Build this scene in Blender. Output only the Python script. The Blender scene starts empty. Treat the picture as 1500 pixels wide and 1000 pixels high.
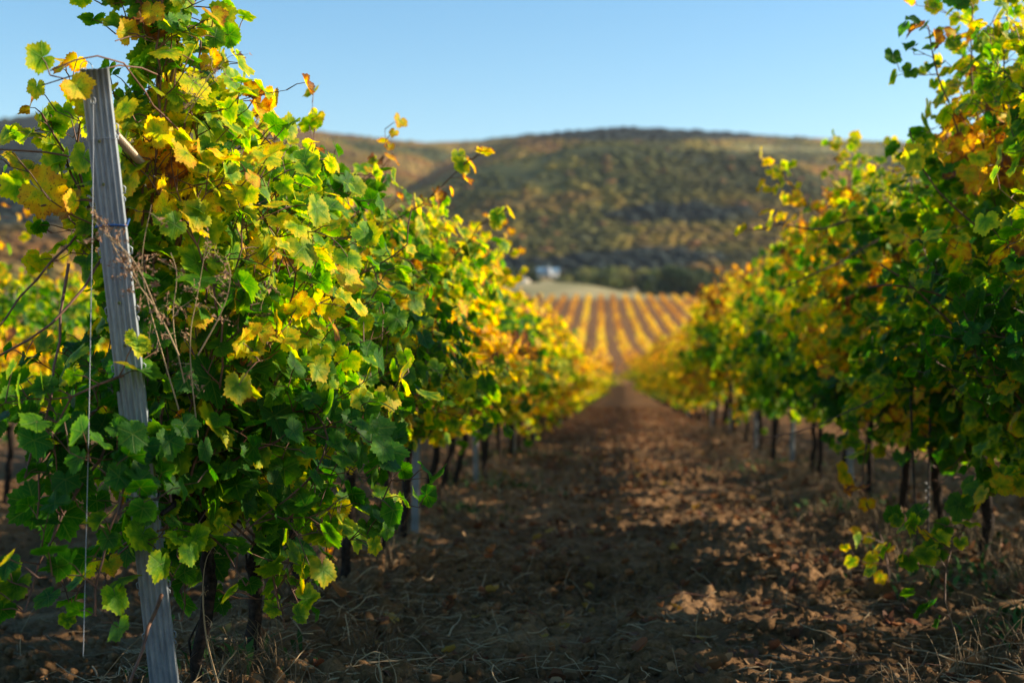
import bpy, math
import numpy as np
from mathutils import Vector
R = math.radians
sc = bpy.context.scene
col = sc.collection

# ------------------------------------------------------------------ camera
F = 2083.0                       # focal length in pixels of the 1500 px wide photograph
YAW = math.atan(155.0 / F)
cam_d = bpy.data.cameras.new("camera")
cam_d.sensor_width = 36.0
cam_d.lens = 50.0
cam_d.clip_start = 0.1
cam_d.clip_end = 30000
cam_d.dof.use_dof = True
cam_d.dof.focus_distance = 4.0
cam_d.dof.aperture_fstop = 2.5
cam = bpy.data.objects.new("camera", cam_d)
col.objects.link(cam)
cam.location = (0, 0, 1.0)
cam.rotation_euler = (R(90), 0, YAW)
sc.camera = cam

# ------------------------------------------------------------------ sky and sun
HAZE = 0.00005
SUN_AZ, SUN_EL = R(78), R(23.5)    # azimuth from +Y towards +X
world = bpy.data.worlds.new("World")
sc.world = world
world.use_nodes = True
wn = world.node_tree
bg = wn.nodes["Background"]
sky = wn.nodes.new("ShaderNodeTexSky")
sky.sky_type = 'NISHITA'
sky.sun_disc = False
sky.sun_elevation = SUN_EL
sky.sun_rotation = SUN_AZ
sky.air_density = 1.0
sky.dust_density = 0.3
sky.ozone_density = 1.0
shs = wn.nodes.new("ShaderNodeHueSaturation"); shs.inputs["Saturation"].default_value = 1.36; shs.inputs["Hue"].default_value = .496
wn.links.new(sky.outputs[0], shs.inputs["Color"]); wn.links.new(shs.outputs[0], bg.inputs[0])
bg.inputs[1].default_value = 0.1

sun_d = bpy.data.lights.new("sun", 'SUN')
sun_d.energy = 5.0
sun_d.angle = R(0.5)
sun_d.color = (1.0, 0.84, 0.62)
sun = bpy.data.objects.new("sun", sun_d)
col.objects.link(sun)
sdir = Vector((math.sin(SUN_AZ) * math.cos(SUN_EL), math.cos(SUN_AZ) * math.cos(SUN_EL), math.sin(SUN_EL)))
sun.rotation_euler = sdir.to_track_quat('Z', 'Y').to_euler()

sc.view_settings.view_transform = 'Standard'
sc.view_settings.look = 'None'
sc.view_settings.exposure = 1.02
sc.view_settings.gamma = 1.0
sc.render.engine = 'CYCLES'
sc.cycles.use_denoising = True
sc.cycles.max_bounces = 8
sc.cycles.diffuse_bounces = 4
sc.cycles.transmission_bounces = 5

# ------------------------------------------------------------------ helpers
def tag(o, label=None, cat=None, group=None, kind=None):
    if label: o["label"] = label
    if cat: o["category"] = cat
    if group: o["group"] = group
    if kind: o["kind"] = kind
    return o

def empty(name, loc, rz=0.0):
    o = bpy.data.objects.new(name, None)
    o.empty_display_size = 0.1
    o.location = loc
    o.rotation_euler = (0, 0, rz)
    col.objects.link(o)
    return o

def link(name, me, parent=None):
    o = bpy.data.objects.new(name, me)
    col.objects.link(o)
    if parent: o.parent = parent
    return o

def copy_tree(o, parent=None):
    c = o.copy()
    col.objects.link(c)
    c.parent = parent
    for ch in list(o.children):
        copy_tree(ch, c)
    return c

def mesh_np(name, V, T, mat, attrs=None, smooth=False, cols=None):
    """V (n,3), T (m,3) or (m,4) faces of one size."""
    V = np.ascontiguousarray(V, dtype=np.float32)
    T = np.ascontiguousarray(T, dtype=np.int32)
    me = bpy.data.meshes.new(name)
    k = T.shape[1]
    me.vertices.add(len(V)); me.vertices.foreach_set("co", V.ravel())
    me.loops.add(T.size); me.loops.foreach_set("vertex_index", T.ravel())
    me.polygons.add(len(T)); me.polygons.foreach_set("loop_start", np.arange(0, T.size, k, dtype=np.int32))
    if smooth:
        me.polygons.foreach_set("use_smooth", np.ones(len(T), dtype=bool))
    me.update(calc_edges=True)
    if attrs:
        for an, (ty, arr) in attrs.items():
            a = me.attributes.new(an, ty, 'POINT')
            arr = np.ascontiguousarray(arr, dtype=np.float32)
            a.data.foreach_set({'FLOAT': "value", 'FLOAT_VECTOR': "vector", 'FLOAT_COLOR': "color"}[ty], arr.ravel())
    if mat: me.materials.append(mat)
    return me

class Geo:
    """collects quads / triangles (triangles as degenerate-free tris) into one mesh"""
    def __init__(s): s.V = []; s.T = []; s.n = 0
    def add(s, V, T):
        s.V.append(np.asarray(V, float)); s.T.append(np.asarray(T, int) + s.n); s.n += len(V)
    def quads(s, V, Q):
        Q = np.asarray(Q, int)
        s.add(V, np.concatenate([Q[:, [0, 1, 2]], Q[:, [0, 2, 3]]]))
    def box(s, lo, hi, M=None):
        x0, y0, z0 = lo; x1, y1, z1 = hi
        V = np.array([(x, y, z) for z in (z0, z1) for y in (y0, y1) for x in (x0, x1)], float)
        if M is not None: V = V @ M[:3, :3].T + M[:3, 3]
        s.quads(V, [(0, 2, 3, 1), (4, 5, 7, 6), (0, 1, 5, 4), (2, 6, 7, 3), (0, 4, 6, 2), (1, 3, 7, 5)])
    def tube(s, pts, rad, sides=5, cap=True, jitter=None):
        P = np.asarray(pts, float); n = len(P)
        rad = np.broadcast_to(np.asarray(rad, float), (n,))
        tg = np.gradient(P, axis=0); tg /= np.linalg.norm(tg, axis=1)[:, None] + 1e-9
        ref = np.array([0.31, 0.17, 0.93]) if abs(tg[0, 2]) < .8 else np.array([0.95, 0.3, 0.05])
        V = np.zeros((n, sides, 3)); u = np.cross(tg[0], ref); u /= np.linalg.norm(u)
        an = np.arange(sides) / sides * 2 * np.pi
        for i in range(n):
            u = u - tg[i] * (u @ tg[i]); u /= np.linalg.norm(u) + 1e-9
            v = np.cross(tg[i], u)
            rr = rad[i] * (1 if jitter is None else jitter[i])
            V[i] = P[i] + (np.cos(an)[:, None] * u + np.sin(an)[:, None] * v) * (rr if np.isscalar(rr) else np.asarray(rr)[..., None])
        V = V.reshape(-1, 3); q = []
        for i in range(n - 1):
            a = i * sides
            for k in range(sides):
                k2 = (k + 1) % sides
                q.append((a + k, a + k2, a + sides + k2, a + sides + k))
        s.quads(V, q)
        if cap:
            for a in (0, (n - 1) * sides):
                s.add(V[a:a + sides], [(0, k, k + 1) if a else (0, k + 1, k) for k in range(1, sides - 1)])
    def build(s, name, mat, parent=None, smooth=False):
        me = mesh_np(name, np.concatenate(s.V), np.concatenate(s.T), mat, smooth=smooth)
        return link(name, me, parent)

def hash2(ix, iy, seed):
    h = (ix.astype(np.int64) * 374761393 + iy.astype(np.int64) * 668265263 + seed * 1442695041) & 0xffffffff
    h = ((h ^ (h >> 13)) * 1274126177) & 0xffffffff
    return ((h ^ (h >> 16)) & 0xffffff) / float(0xffffff)

def vnoise(x, y, seed=0):
    ix = np.floor(x); iy = np.floor(y); fx = x - ix; fy = y - iy
    ix = ix.astype(np.int64); iy = iy.astype(np.int64)
    fx = fx * fx * fx * (fx * (fx * 6 - 15) + 10); fy = fy * fy * fy * (fy * (fy * 6 - 15) + 10)
    a = hash2(ix, iy, seed); b = hash2(ix + 1, iy, seed); c = hash2(ix, iy + 1, seed); d = hash2(ix + 1, iy + 1, seed)
    return (a + (b - a) * fx) * (1 - fy) + (c + (d - c) * fx) * fy

def fbm(x, y, seed=0, octv=4, gain=.5):
    s = 0; a = 1; t = 0
    for i in range(octv):
        s = s + a * vnoise(x * 2 ** i + 17.3 * i, y * 2 ** i - 9.1 * i, seed + i); t += a; a *= gain
    return s / t

def cells(x, y, seed=0):
    """rounded lumps: 1 at cell centres falling to 0 at the borders"""
    ix = np.floor(x).astype(np.int64); iy = np.floor(y).astype(np.int64)
    best = np.full(np.shape(x), 9.0); sec = np.full(np.shape(x), 9.0)
    for dx in (-1, 0, 1):
        for dy in (-1, 0, 1):
            cx = ix + dx + hash2(ix + dx, iy + dy, seed); cy = iy + dy + hash2(ix + dx, iy + dy, seed + 7)
            d = np.hypot(x - cx, y - cy)
            sec = np.minimum(sec, np.maximum(best, d)); best = np.minimum(best, d)
    return np.clip(sec - best, 0, 1)

# ------------------------------------------------------------------ materials
def new_mat(name):
    m = bpy.data.materials.new(name); m.use_nodes = True
    nt = m.node_tree
    return m, nt, nt.nodes, nt.links, nt.nodes["Principled BSDF"]

def ramp(N, stops, interp='LINEAR'):
    r = N.new("ShaderNodeValToRGB"); cr = r.color_ramp; cr.interpolation = interp
    while len(cr.elements) < len(stops): cr.elements.new(.5)
    for e, (p, c) in zip(cr.elements, stops):
        e.position = p; e.color = (*c, 1)
    return r

def math_n(N, L, op, a, b=None, c=None, clamp=False):
    n = N.new("ShaderNodeMath"); n.operation = op; n.use_clamp = clamp
    for i, v in enumerate((a, b, c)):
        if v is None: continue
        if isinstance(v, (int, float)): n.inputs[i].default_value = v
        else: L.new(v, n.inputs[i])
    return n.outputs[0]

def simple(name, c, rough=.7, metal=0, noise=0, scale=20, c2=None, bump=0, spec=.4):
    m, nt, N, L, b = new_mat(name)
    b.inputs["Base Color"].default_value = (*c, 1); b.inputs["Roughness"].default_value = rough
    b.inputs["Metallic"].default_value = metal; b.inputs["Specular IOR Level"].default_value = spec
    if c2:
        t = N.new("ShaderNodeTexCoord"); n = N.new("ShaderNodeTexNoise"); n.inputs["Scale"].default_value = scale
        n.inputs["Detail"].default_value = 5
        L.new(t.outputs["Object"], n.inputs["Vector"])
        r = ramp(N, [(.35, c), (.65, c2)]); L.new(n.outputs[0], r.inputs[0]); L.new(r.outputs[0], b.inputs["Base Color"])
        if bump:
            bp = N.new("ShaderNodeBump"); bp.inputs["Strength"].default_value = bump; bp.inputs["Distance"].default_value = .01
            L.new(n.outputs[0], bp.inputs["Height"]); L.new(bp.outputs[0], b.inputs["Normal"])
    return m

def leaf_material(name="vine_leaf", sat=1.0):
    m, nt, N, L, b = new_mat(name)
    out = N["Material Output"]
    at = N.new("ShaderNodeAttribute"); at.attribute_name = "leafdata"     # R age, G random, B radius
    uv = N.new("ShaderNodeAttribute"); uv.attribute_name = "leafuv"
    sp = N.new("ShaderNodeSeparateColor"); L.new(at.outputs["Color"], sp.inputs[0])
    age, rnd, rad = sp.outputs[0], sp.outputs[1], sp.outputs[2]
    su = N.new("ShaderNodeSeparateXYZ"); L.new(uv.outputs["Vector"], su.inputs[0])
    ax = math_n(N, L, 'ABSOLUTE', su.outputs[0])
    ang = math_n(N, L, 'ARCTAN2', ax, su.outputs[1])                       # 0 at the tip, pi at the stalk
    # five main veins
    vein = None
    for a0 in (0.0, 0.93, 1.95):
        d = math_n(N, L, 'ABSOLUTE', math_n(N, L, 'SUBTRACT', ang, a0))
        d = math_n(N, L, 'MULTIPLY', d, rad)
        vein = d if vein is None else math_n(N, L, 'MINIMUM', vein, d)
    vm = math_n(N, L, 'SUBTRACT', 1.0, math_n(N, L, 'DIVIDE', vein, 0.035), clamp=True)
    halo = math_n(N, L, 'SUBTRACT', 1.0, math_n(N, L, 'DIVIDE', vein, 0.22), clamp=True)
    # small side veins: a wave that slants away from the main ones
    wv = math_n(N, L, 'SINE', math_n(N, L, 'ADD', math_n(N, L, 'MULTIPLY', rad, 38.0), math_n(N, L, 'MULTIPLY', vein, -46.0)))
    sv = math_n(N, L, 'MULTIPLY', math_n(N, L, 'SUBTRACT', wv, .82, clamp=True), 2.6)
    # noise that differs from leaf to leaf
    cv = N.new("ShaderNodeCombineXYZ"); L.new(su.outputs[0], cv.inputs[0]); L.new(su.outputs[1], cv.inputs[1])
    L.new(math_n(N, L, 'MULTIPLY', rnd, 57.0), cv.inputs[2])
    n1 = N.new("ShaderNodeTexNoise"); n1.inputs["Scale"].default_value = 2.6; n1.inputs["Detail"].default_value = 4
    L.new(cv.outputs[0], n1.inputs["Vector"])
    n2 = N.new("ShaderNodeTexNoise"); n2.inputs["Scale"].default_value = 9; n2.inputs["Detail"].default_value = 3
    L.new(cv.outputs[0], n2.inputs["Vector"])
    a1 = math_n(N, L, 'MULTIPLY_ADD', math_n(N, L, 'SUBTRACT', n1.outputs[0], .5), .55, age)
    a2 = math_n(N, L, 'MULTIPLY_ADD', math_n(N, L, 'SUBTRACT', rad, .55), .32, a1)
    a3 = math_n(N, L, 'MULTIPLY_ADD', halo, -.09, a2)
    a4 = math_n(N, L, 'MULTIPLY_ADD', math_n(N, L, 'SUBTRACT', n2.outputs[0], .5), .16, a3)
    r = ramp(N, [(0.0, (.018, .095, .010)), (.20, (.052, .175, .008)), (.34, (.13, .28, .006)), (.48, (.42, .46, .008)),
                 (.64, (.75, .52, .008)), (.80, (.66, .29, .012)), (.90, (.33, .115, .025)), (1.0, (.13, .060, .035))])
    L.new(a4, r.inputs[0])
    mv = N.new("ShaderNodeMix"); mv.data_type = 'RGBA'; mv.blend_type = 'MIX'
    L.new(math_n(N, L, 'MULTIPLY', math_n(N, L, 'MAXIMUM', vm, sv, clamp=True), .26), mv.inputs[0])
    L.new(r.outputs[0], mv.inputs[6]); mv.inputs[7].default_value = (.34, .42, .06, 1)
    # brown specks on ageing leaves
    n3 = N.new("ShaderNodeTexNoise"); n3.inputs["Scale"].default_value = 15; n3.inputs["Detail"].default_value = 1
    L.new(cv.outputs[0], n3.inputs["Vector"])
    spk = math_n(N, L, 'MULTIPLY', math_n(N, L, 'SUBTRACT', n3.outputs[0], .62, clamp=True), 14.0, clamp=True)
    spk = math_n(N, L, 'MULTIPLY', spk, math_n(N, L, 'MULTIPLY', math_n(N, L, 'SUBTRACT', age, .36, clamp=True), 4.0, clamp=True), clamp=True)
    ms = N.new("ShaderNodeMix"); ms.data_type = 'RGBA'
    L.new(math_n(N, L, 'MULTIPLY', spk, .8), ms.inputs[0]); L.new(mv.outputs[2], ms.inputs[6]); ms.inputs[7].default_value = (.20, .055, .015, 1)
    hs = N.new("ShaderNodeHueSaturation"); L.new(ms.outputs[2], hs.inputs["Color"])
    L.new(math_n(N, L, 'MULTIPLY_ADD', rnd, .5, .78), hs.inputs["Value"])
    hs.inputs["Saturation"].default_value = sat
    L.new(hs.outputs[0], b.inputs["Base Color"])
    b.inputs["Roughness"].default_value = .55
    b.inputs["Specular IOR Level"].default_value = .2
    bp = N.new("ShaderNodeBump"); bp.inputs["Strength"].default_value = .5; bp.inputs["Distance"].default_value = .002
    hgt = math_n(N, L, 'ADD', math_n(N, L, 'MULTIPLY', vm, -1.0), math_n(N, L, 'MULTIPLY', n2.outputs[0], 1.2))
    L.new(hgt, bp.inputs["Height"]); L.new(bp.outputs[0], b.inputs["Normal"])
    tr = N.new("ShaderNodeBsdfTranslucent")
    h2 = N.new("ShaderNodeHueSaturation"); h2.inputs["Saturation"].default_value = 1.15; h2.inputs["Value"].default_value = 1.75
    L.new(hs.outputs[0], h2.inputs["Color"]); L.new(h2.outputs[0], tr.inputs[0])
    mx = N.new("ShaderNodeMixShader"); mx.inputs[0].default_value = .50
    L.new(b.outputs[0], mx.inputs[1]); L.new(tr.outputs[0], mx.inputs[2]); L.new(mx.outputs[0], out.inputs[0])
    return m

LEAF = leaf_material()
DRYLEAF = leaf_material("late_vine_leaf", .90)
CANE = simple("cane_bark", (.17, .075, .04), .6, c2=(.09, .045, .03), scale=30)
GREENCANE = simple("young_shoot", (.25, .14, .05), .55, c2=(.14, .16, .04), scale=12)
BARK = simple("old_vine_bark", (.045, .032, .026), .95, c2=(.012, .010, .009), scale=60, bump=1.0, spec=.15)
STRAW = simple("dry_straw", (.44, .32, .18), .8, c2=(.24, .165, .09), scale=3)
STRAW2 = simple('dead_grass', (.20, .14, .075), .85, c2=(.11, .075, .04), scale=4)
SEED = simple("dry_seed_heads", (.30, .17, .09), .9, c2=(.19, .10, .06), scale=20)
WIRE = simple("galvanised_wire", (.35, .37, .40), .45, metal=.9)
CORD = simple("grey_cord", (.33, .35, .37), .7)

def steel():
    m, nt, N, L, b = new_mat("galvanised_steel")
    t = N.new("ShaderNodeTexCoord")
    mp = N.new("ShaderNodeMapping"); mp.inputs["Scale"].default_value = (60, 60, 6); L.new(t.outputs["Object"], mp.inputs[0])
    n = N.new("ShaderNodeTexNoise"); n.inputs["Scale"].default_value = 1; n.inputs["Detail"].default_value = 6; L.new(mp.outputs[0], n.inputs["Vector"])
    v = N.new("ShaderNodeTexVoronoi"); v.inputs["Scale"].default_value = 90; L.new(t.outputs["Object"], v.inputs["Vector"])
    r = ramp(N, [(.3, (.27, .30, .33)), (.5, (.38, .41, .45)), (.75, (.52, .55, .58))]); L.new(n.outputs[0], r.inputs[0])
    mx = N.new("ShaderNodeMix"); mx.data_type = 'RGBA'; mx.blend_type = 'MULTIPLY'; mx.inputs[0].default_value = .15
    L.new(r.outputs[0], mx.inputs[6]); L.new(v.outputs["Color"], mx.inputs[7]); 
    bw = N.new("ShaderNodeRGBToBW"); L.new(mx.outputs[2], bw.inputs[0])
    r2 = ramp(N, [(.15, (.15, .185, .23)), (.5, (.36, .405, .45))]); L.new(bw.outputs[0], r2.inputs[0])
    L.new(r2.outputs[0], b.inputs["Base Color"])
    b.inputs["Metallic"].default_value = .35; b.inputs["Roughness"].default_value = .55
    return m
STEEL = steel()
DULL = simple('weathered_steel', (.16, .18, .20), .6, metal=.3, c2=(.28, .30, .32), scale=9)

def soil_material():
    m, nt, N, L, b = new_mat("tilled_soil")
    g = N.new("ShaderNodeNewGeometry"); s = N.new("ShaderNodeSeparateXYZ"); L.new(g.outputs["Position"], s.inputs[0])
    n1 = N.new("ShaderNodeTexNoise"); n1.inputs["Scale"].default_value = 1.3; n1.inputs["Detail"].default_value = 8; n1.inputs["Roughness"].default_value = .65
    L.new(g.outputs["Position"], n1.inputs["Vector"])
    n2 = N.new("ShaderNodeTexNoise"); n2.inputs["Scale"].default_value = 38; n2.inputs["Detail"].default_value = 9; n2.inputs["Roughness"].default_value = .78
    L.new(g.outputs["Position"], n2.inputs["Vector"])
    r1 = ramp(N, [(.36, (.080, .044, .020)), (.5, (.20, .112, .050)), (.62, (.38, .225, .112))])
    L.new(math_n(N, L, 'MULTIPLY_ADD', n2.outputs[0], .5, math_n(N, L, 'MULTIPLY', n1.outputs[0], .5)), r1.inputs[0])
    # away from the first metres the soil turns redder, then straw coloured grass beyond the last vine
    far = N.new("ShaderNodeMapRange"); far.inputs[1].default_value = 8; far.inputs[2].default_value = 40; L.new(s.outputs[1], far.inputs[0])
    mx = N.new("ShaderNodeMix"); mx.data_type = 'RGBA'; L.new(far.outputs[0], mx.inputs[0]); L.new(r1.outputs[0], mx.inputs[6])
    rr = ramp(N, [(.35, (.16, .078, .026)), (.65, (.24, .12, .042))]); L.new(n1.outputs[0], rr.inputs[0]); L.new(rr.outputs[0], mx.inputs[7])
    n3 = N.new("ShaderNodeTexNoise"); n3.inputs["Scale"].default_value = .05; n3.inputs["Detail"].default_value = 6; L.new(g.outputs["Position"], n3.inputs["Vector"])
    rg = ramp(N, [(.35, (.15, .15, .06)), (.5, (.28, .24, .11)), (.7, (.38, .31, .16))]); L.new(n3.outputs[0], rg.inputs[0])
    fg = N.new("ShaderNodeMapRange"); fg.inputs[1].default_value = 356; fg.inputs[2].default_value = 364; L.new(s.outputs[1], fg.inputs[0])
    m2 = N.new("ShaderNodeMix"); m2.data_type = 'RGBA'; L.new(fg.outputs[0], m2.inputs[0]); L.new(mx.outputs[2], m2.inputs[6]); L.new(rg.outputs[0], m2.inputs[7])
    L.new(m2.outputs[2], b.inputs["Base Color"])
    b.inputs["Roughness"].default_value = .95; b.inputs["Specular IOR Level"].default_value = .15
    bp = N.new("ShaderNodeBump"); bp.inputs["Strength"].default_value = 1.0; bp.inputs["Distance"].default_value = .02
    L.new(n2.outputs[0], bp.inputs["Height"]); L.new(bp.outputs[0], b.inputs["Normal"])
    return m
SOIL = soil_material()

def attr_color_mat(name, rough=.9, trans=0.0, noise_scale=0.0):
    m, nt, N, L, b = new_mat(name)
    a = N.new("ShaderNodeAttribute"); a.attribute_name = "tint"
    L.new(a.outputs["Color"], b.inputs["Base Color"]); b.inputs["Roughness"].default_value = rough
    b.inputs["Specular IOR Level"].default_value = .15
    if trans:
        t = N.new("ShaderNodeBsdfTranslucent"); L.new(a.outputs["Color"], t.inputs[0])
        mx = N.new("ShaderNodeMixShader"); mx.inputs[0].default_value = trans
        L.new(b.outputs[0], mx.inputs[1]); L.new(t.outputs[0], mx.inputs[2]); L.new(mx.outputs[0], N["Material Output"].inputs[0])
    return m
TINT = attr_color_mat("tree_leaves", .85, .2)
WOODS = attr_color_mat("hillside_woods", .95)
LITTER = attr_color_mat("fallen_leaf", .7, .25)

# ------------------------------------------------------------------ terrain
_py = np.array([-60, 0, 20, 50, 80, 105, 150, 200, 250, 300, 350, 372, 420, 480, 550, 650, 760, 900], float)
_pz = np.array([1.5, 0, -.52, -1.3, -2.15, -2.5, -1.5, -.3, 3.0, 7.0, 11.1, 12.3, 12.0, 14.5, 20, 29, 36, 40], float)
def profile(y):
    y = np.asarray(y, float); k = 9.0     # smoothed polyline
    s = 0
    for d, w in ((-1, .2), (-.5, .2), (0, .2), (.5, .2), (1, .2)):
        s = s + w * np.interp(y + d * np.clip(np.abs(y) * .09, 0, 16), _py, _pz)
    return s
def base_z(x, y):
    x = np.asarray(x, float); y = np.asarray(y, float)
    z = profile(y)
    dx = x + 19.0
    sx = np.where(dx < 0, 75.0, 27.0)
    z = z + 6.4 * np.exp(-(dx / sx) ** 2 / 1.0 - ((y - 436) / 42.0) ** 2)
    return z
ROW_X = (-1.2, 1.78)
def ground_z(x, y):
    x = np.asarray(x, float); y = np.asarray(y, float)
    z = base_z(x, y)
    near = np.clip((60 - y) / 40, 0, 1)
    ph = (x + 1.2) / 2.98
    berm = np.exp(-((ph - np.round(ph)) * 2.98 / .38) ** 2) * .05
    rut = np.exp(-((ph - np.floor(ph) - .37) * 2.98 / .12) ** 2) * .05 + np.exp(-((ph - np.floor(ph) - .78) * 2.98 / .16) ** 2) * .045
    z = z + (berm - rut) * near
    z = z + near * ((fbm(x * 1.6, y * 1.6, 3, 3) - .5) * .12)
    n2 = np.clip((34 - y) / 20, 0, 1)
    wx = fbm(x * 5, y * 5, 40, 3) * .9; big = cells(x * 6 + wx, y * 6 - wx, 5); mid = cells(x * 14 + wx, y * 14, 9); sm = cells(x * 34, y * 34 + wx, 12)
    rough = np.clip(fbm(x * .9, y * .9, 61, 2) * 2.2 - .3, .5, 1.15)
    z = z + n2 * rough * (np.sqrt(big) * .070 + np.sqrt(mid) * .042 + np.sqrt(sm) * .018 + fbm(x * 30, y * 30, 91, 3) * .016)
    return z
def gz(x, y): return float(base_z(x, y)) + .02

def build_ground():
    ys = [-8.0]
    while ys[-1] < 900: 
        y = ys[-1]; ys.append(y + (.12 if y < 2.4 else max(.014, min(.0042 * y, 6.0) if y > 3.3 else .014)))
    xs = list(np.arange(-2.4, 3.0, .016)); s = .016; x = xs[-1]
    r = []; 
    while x < 520: s *= 1.06; x += s; r.append(x)
    l = []; x = xs[0]; s = .016
    while x > -620: s *= 1.06; x -= s; l.append(x)
    xs = np.array(l[::-1] + xs + r); ys = np.array(ys)
    X, Y = np.meshgrid(xs, ys)
    Z = ground_z(X, Y)
    V = np.stack([X, Y, Z], -1).reshape(-1, 3)
    nx, ny = len(xs), len(ys)
    i = (np.arange(ny - 1)[:, None] * nx + np.arange(nx - 1)[None]).ravel()
    Q = np.stack([i, i + 1, i + nx + 1, i + nx], -1)
    me = mesh_np("ground", V, Q, SOIL, smooth=True)
    tag(link("ground", me), kind="structure")
build_ground()

def ray(px, py):
    u = (px - 750) / F; v = (500 - py) / F
    return np.array([-math.sin(YAW) + math.cos(YAW) * u, math.cos(YAW) + math.sin(YAW) * u, v])
def at(px, py, Y):
    d = ray(px, py); k = Y / d[1]
    return np.array([0, 0, 1.0]) + d * k

# hills: a ridge a good two kilometres away
_rx = np.array([-900, -300, 0, 60, 340, 400, 480, 560, 620, 700, 760, 850, 915, 980, 1050, 1150, 1240, 1330, 1500, 1900, 2600], float)
_rp = np.array([250, 175, 176, 166, 172, 182, 194, 203, 209, 206, 199, 191, 186, 190, 193, 200, 205, 209, 214, 235, 270], float)
def hill_h(phi, r):
    """phi measured from the camera axis, r from the camera"""
    px = 750 + F * np.tan(np.clip(phi, -1.0, 1.0))
    py = np.interp(px, _rx, _rp)
    zr = 1 + (500 - py) / F * 2050 * np.cos(np.clip(phi, -1.0, 1.0))
    t = np.clip((r - 640) / (2050 - 640), 0, 1.4)
    X = r * np.sin(phi); Y = r * np.cos(phi)
    prof = np.where(t <= 1, t ** .92, 1 - (t - 1) * 1.6)
    z = 24 + (zr - 24) * prof
    relief = (fbm(X / 430 + 3, Y / 620, 21, 4) - .5) * 150 + (fbm(X / 140, Y / 200, 31, 3) - .5) * 36
    spur = np.abs(vnoise(X / 330 + 1.7, Y / 1500 + 4.2, 77) - .5) * 120 - 30
    w = np.sin(np.clip(t, 0, 1) * np.pi) ** .8
    z = z + (relief + spur) * w * .8
    # keep every lower slope under the line of sight to the ridge
    return np.where(t < 1, np.minimum(z, 1 + (zr - 1) * (r / 2050) * (.985 - .0 * t) - 1.5), z), px, py

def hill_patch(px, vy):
    """where dark evergreen and painted-in slope shade lie (0..1), judged by slope position: bearing px and height fraction"""
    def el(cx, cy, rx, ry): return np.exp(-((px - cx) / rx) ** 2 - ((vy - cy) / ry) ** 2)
    return (el(985, 314, 120, 17) + el(950, 378, 120, 15) + el(700, 385, 120, 10) * .7 + el(1000, 196, 300, 10) + el(900, 192, 90, 12) * 1.2 + el(0, 255, 210, 85) * 1.3  # left-end ellipse and mid-slope bands paint hill shade into the colour
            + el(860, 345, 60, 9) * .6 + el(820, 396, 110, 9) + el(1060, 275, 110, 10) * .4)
def sstep(x, a, b):
    t = np.clip((x - a) / (b - a), 0, 1); return t * t * (3 - 2 * t)
def hill_tint(px, vy, dark, Xl, Yl):
    """what grows where, with hill shade painted in: smooth patches of olive scrub, rust oak, yellow grass and dark evergreen or shaded slope"""
    kn = fbm(Xl / 100 + 9, Yl / 190, 101, 4) + .05 * np.sin(vy / 8.0 + 4 * fbm(px / 80, vy / 30, 7, 2))
    stops = [.30, .40, .47, .53, .59, .66, .75]
    cols = np.array([(.045, .060, .026), (.085, .090, .030), (.17, .15, .036), (.14, .10, .042), (.22, .18, .045), (.20, .105, .04), (.24, .19, .08)])
    c = np.stack([np.interp(kn, stops, cols[:, i]) for i in range(3)], -1)
    c = c * (.60 + .85 * np.clip(fbm(Xl / 210 + 31, Yl / 330, 141, 3) * 1.8 - .4, 0, 1.2))[..., None]
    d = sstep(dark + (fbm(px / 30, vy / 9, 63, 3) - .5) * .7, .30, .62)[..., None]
    band = (np.exp(-((vy - (219 + (px - 1200) * .02)) / 6) ** 2) * sstep(px, 1020, 1100))[..., None]
    g_ = c.mean(-1, keepdims=True); c = c * np.array([1.18, 1.02, .70])
    c = c * (1 - d) + np.array([.016, .027, .026]) * d  # one dark tone for evergreen and for painted slope shade
    return c * (1 - band * .8) + np.array([.26, .23, .08]) * band * .8
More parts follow.
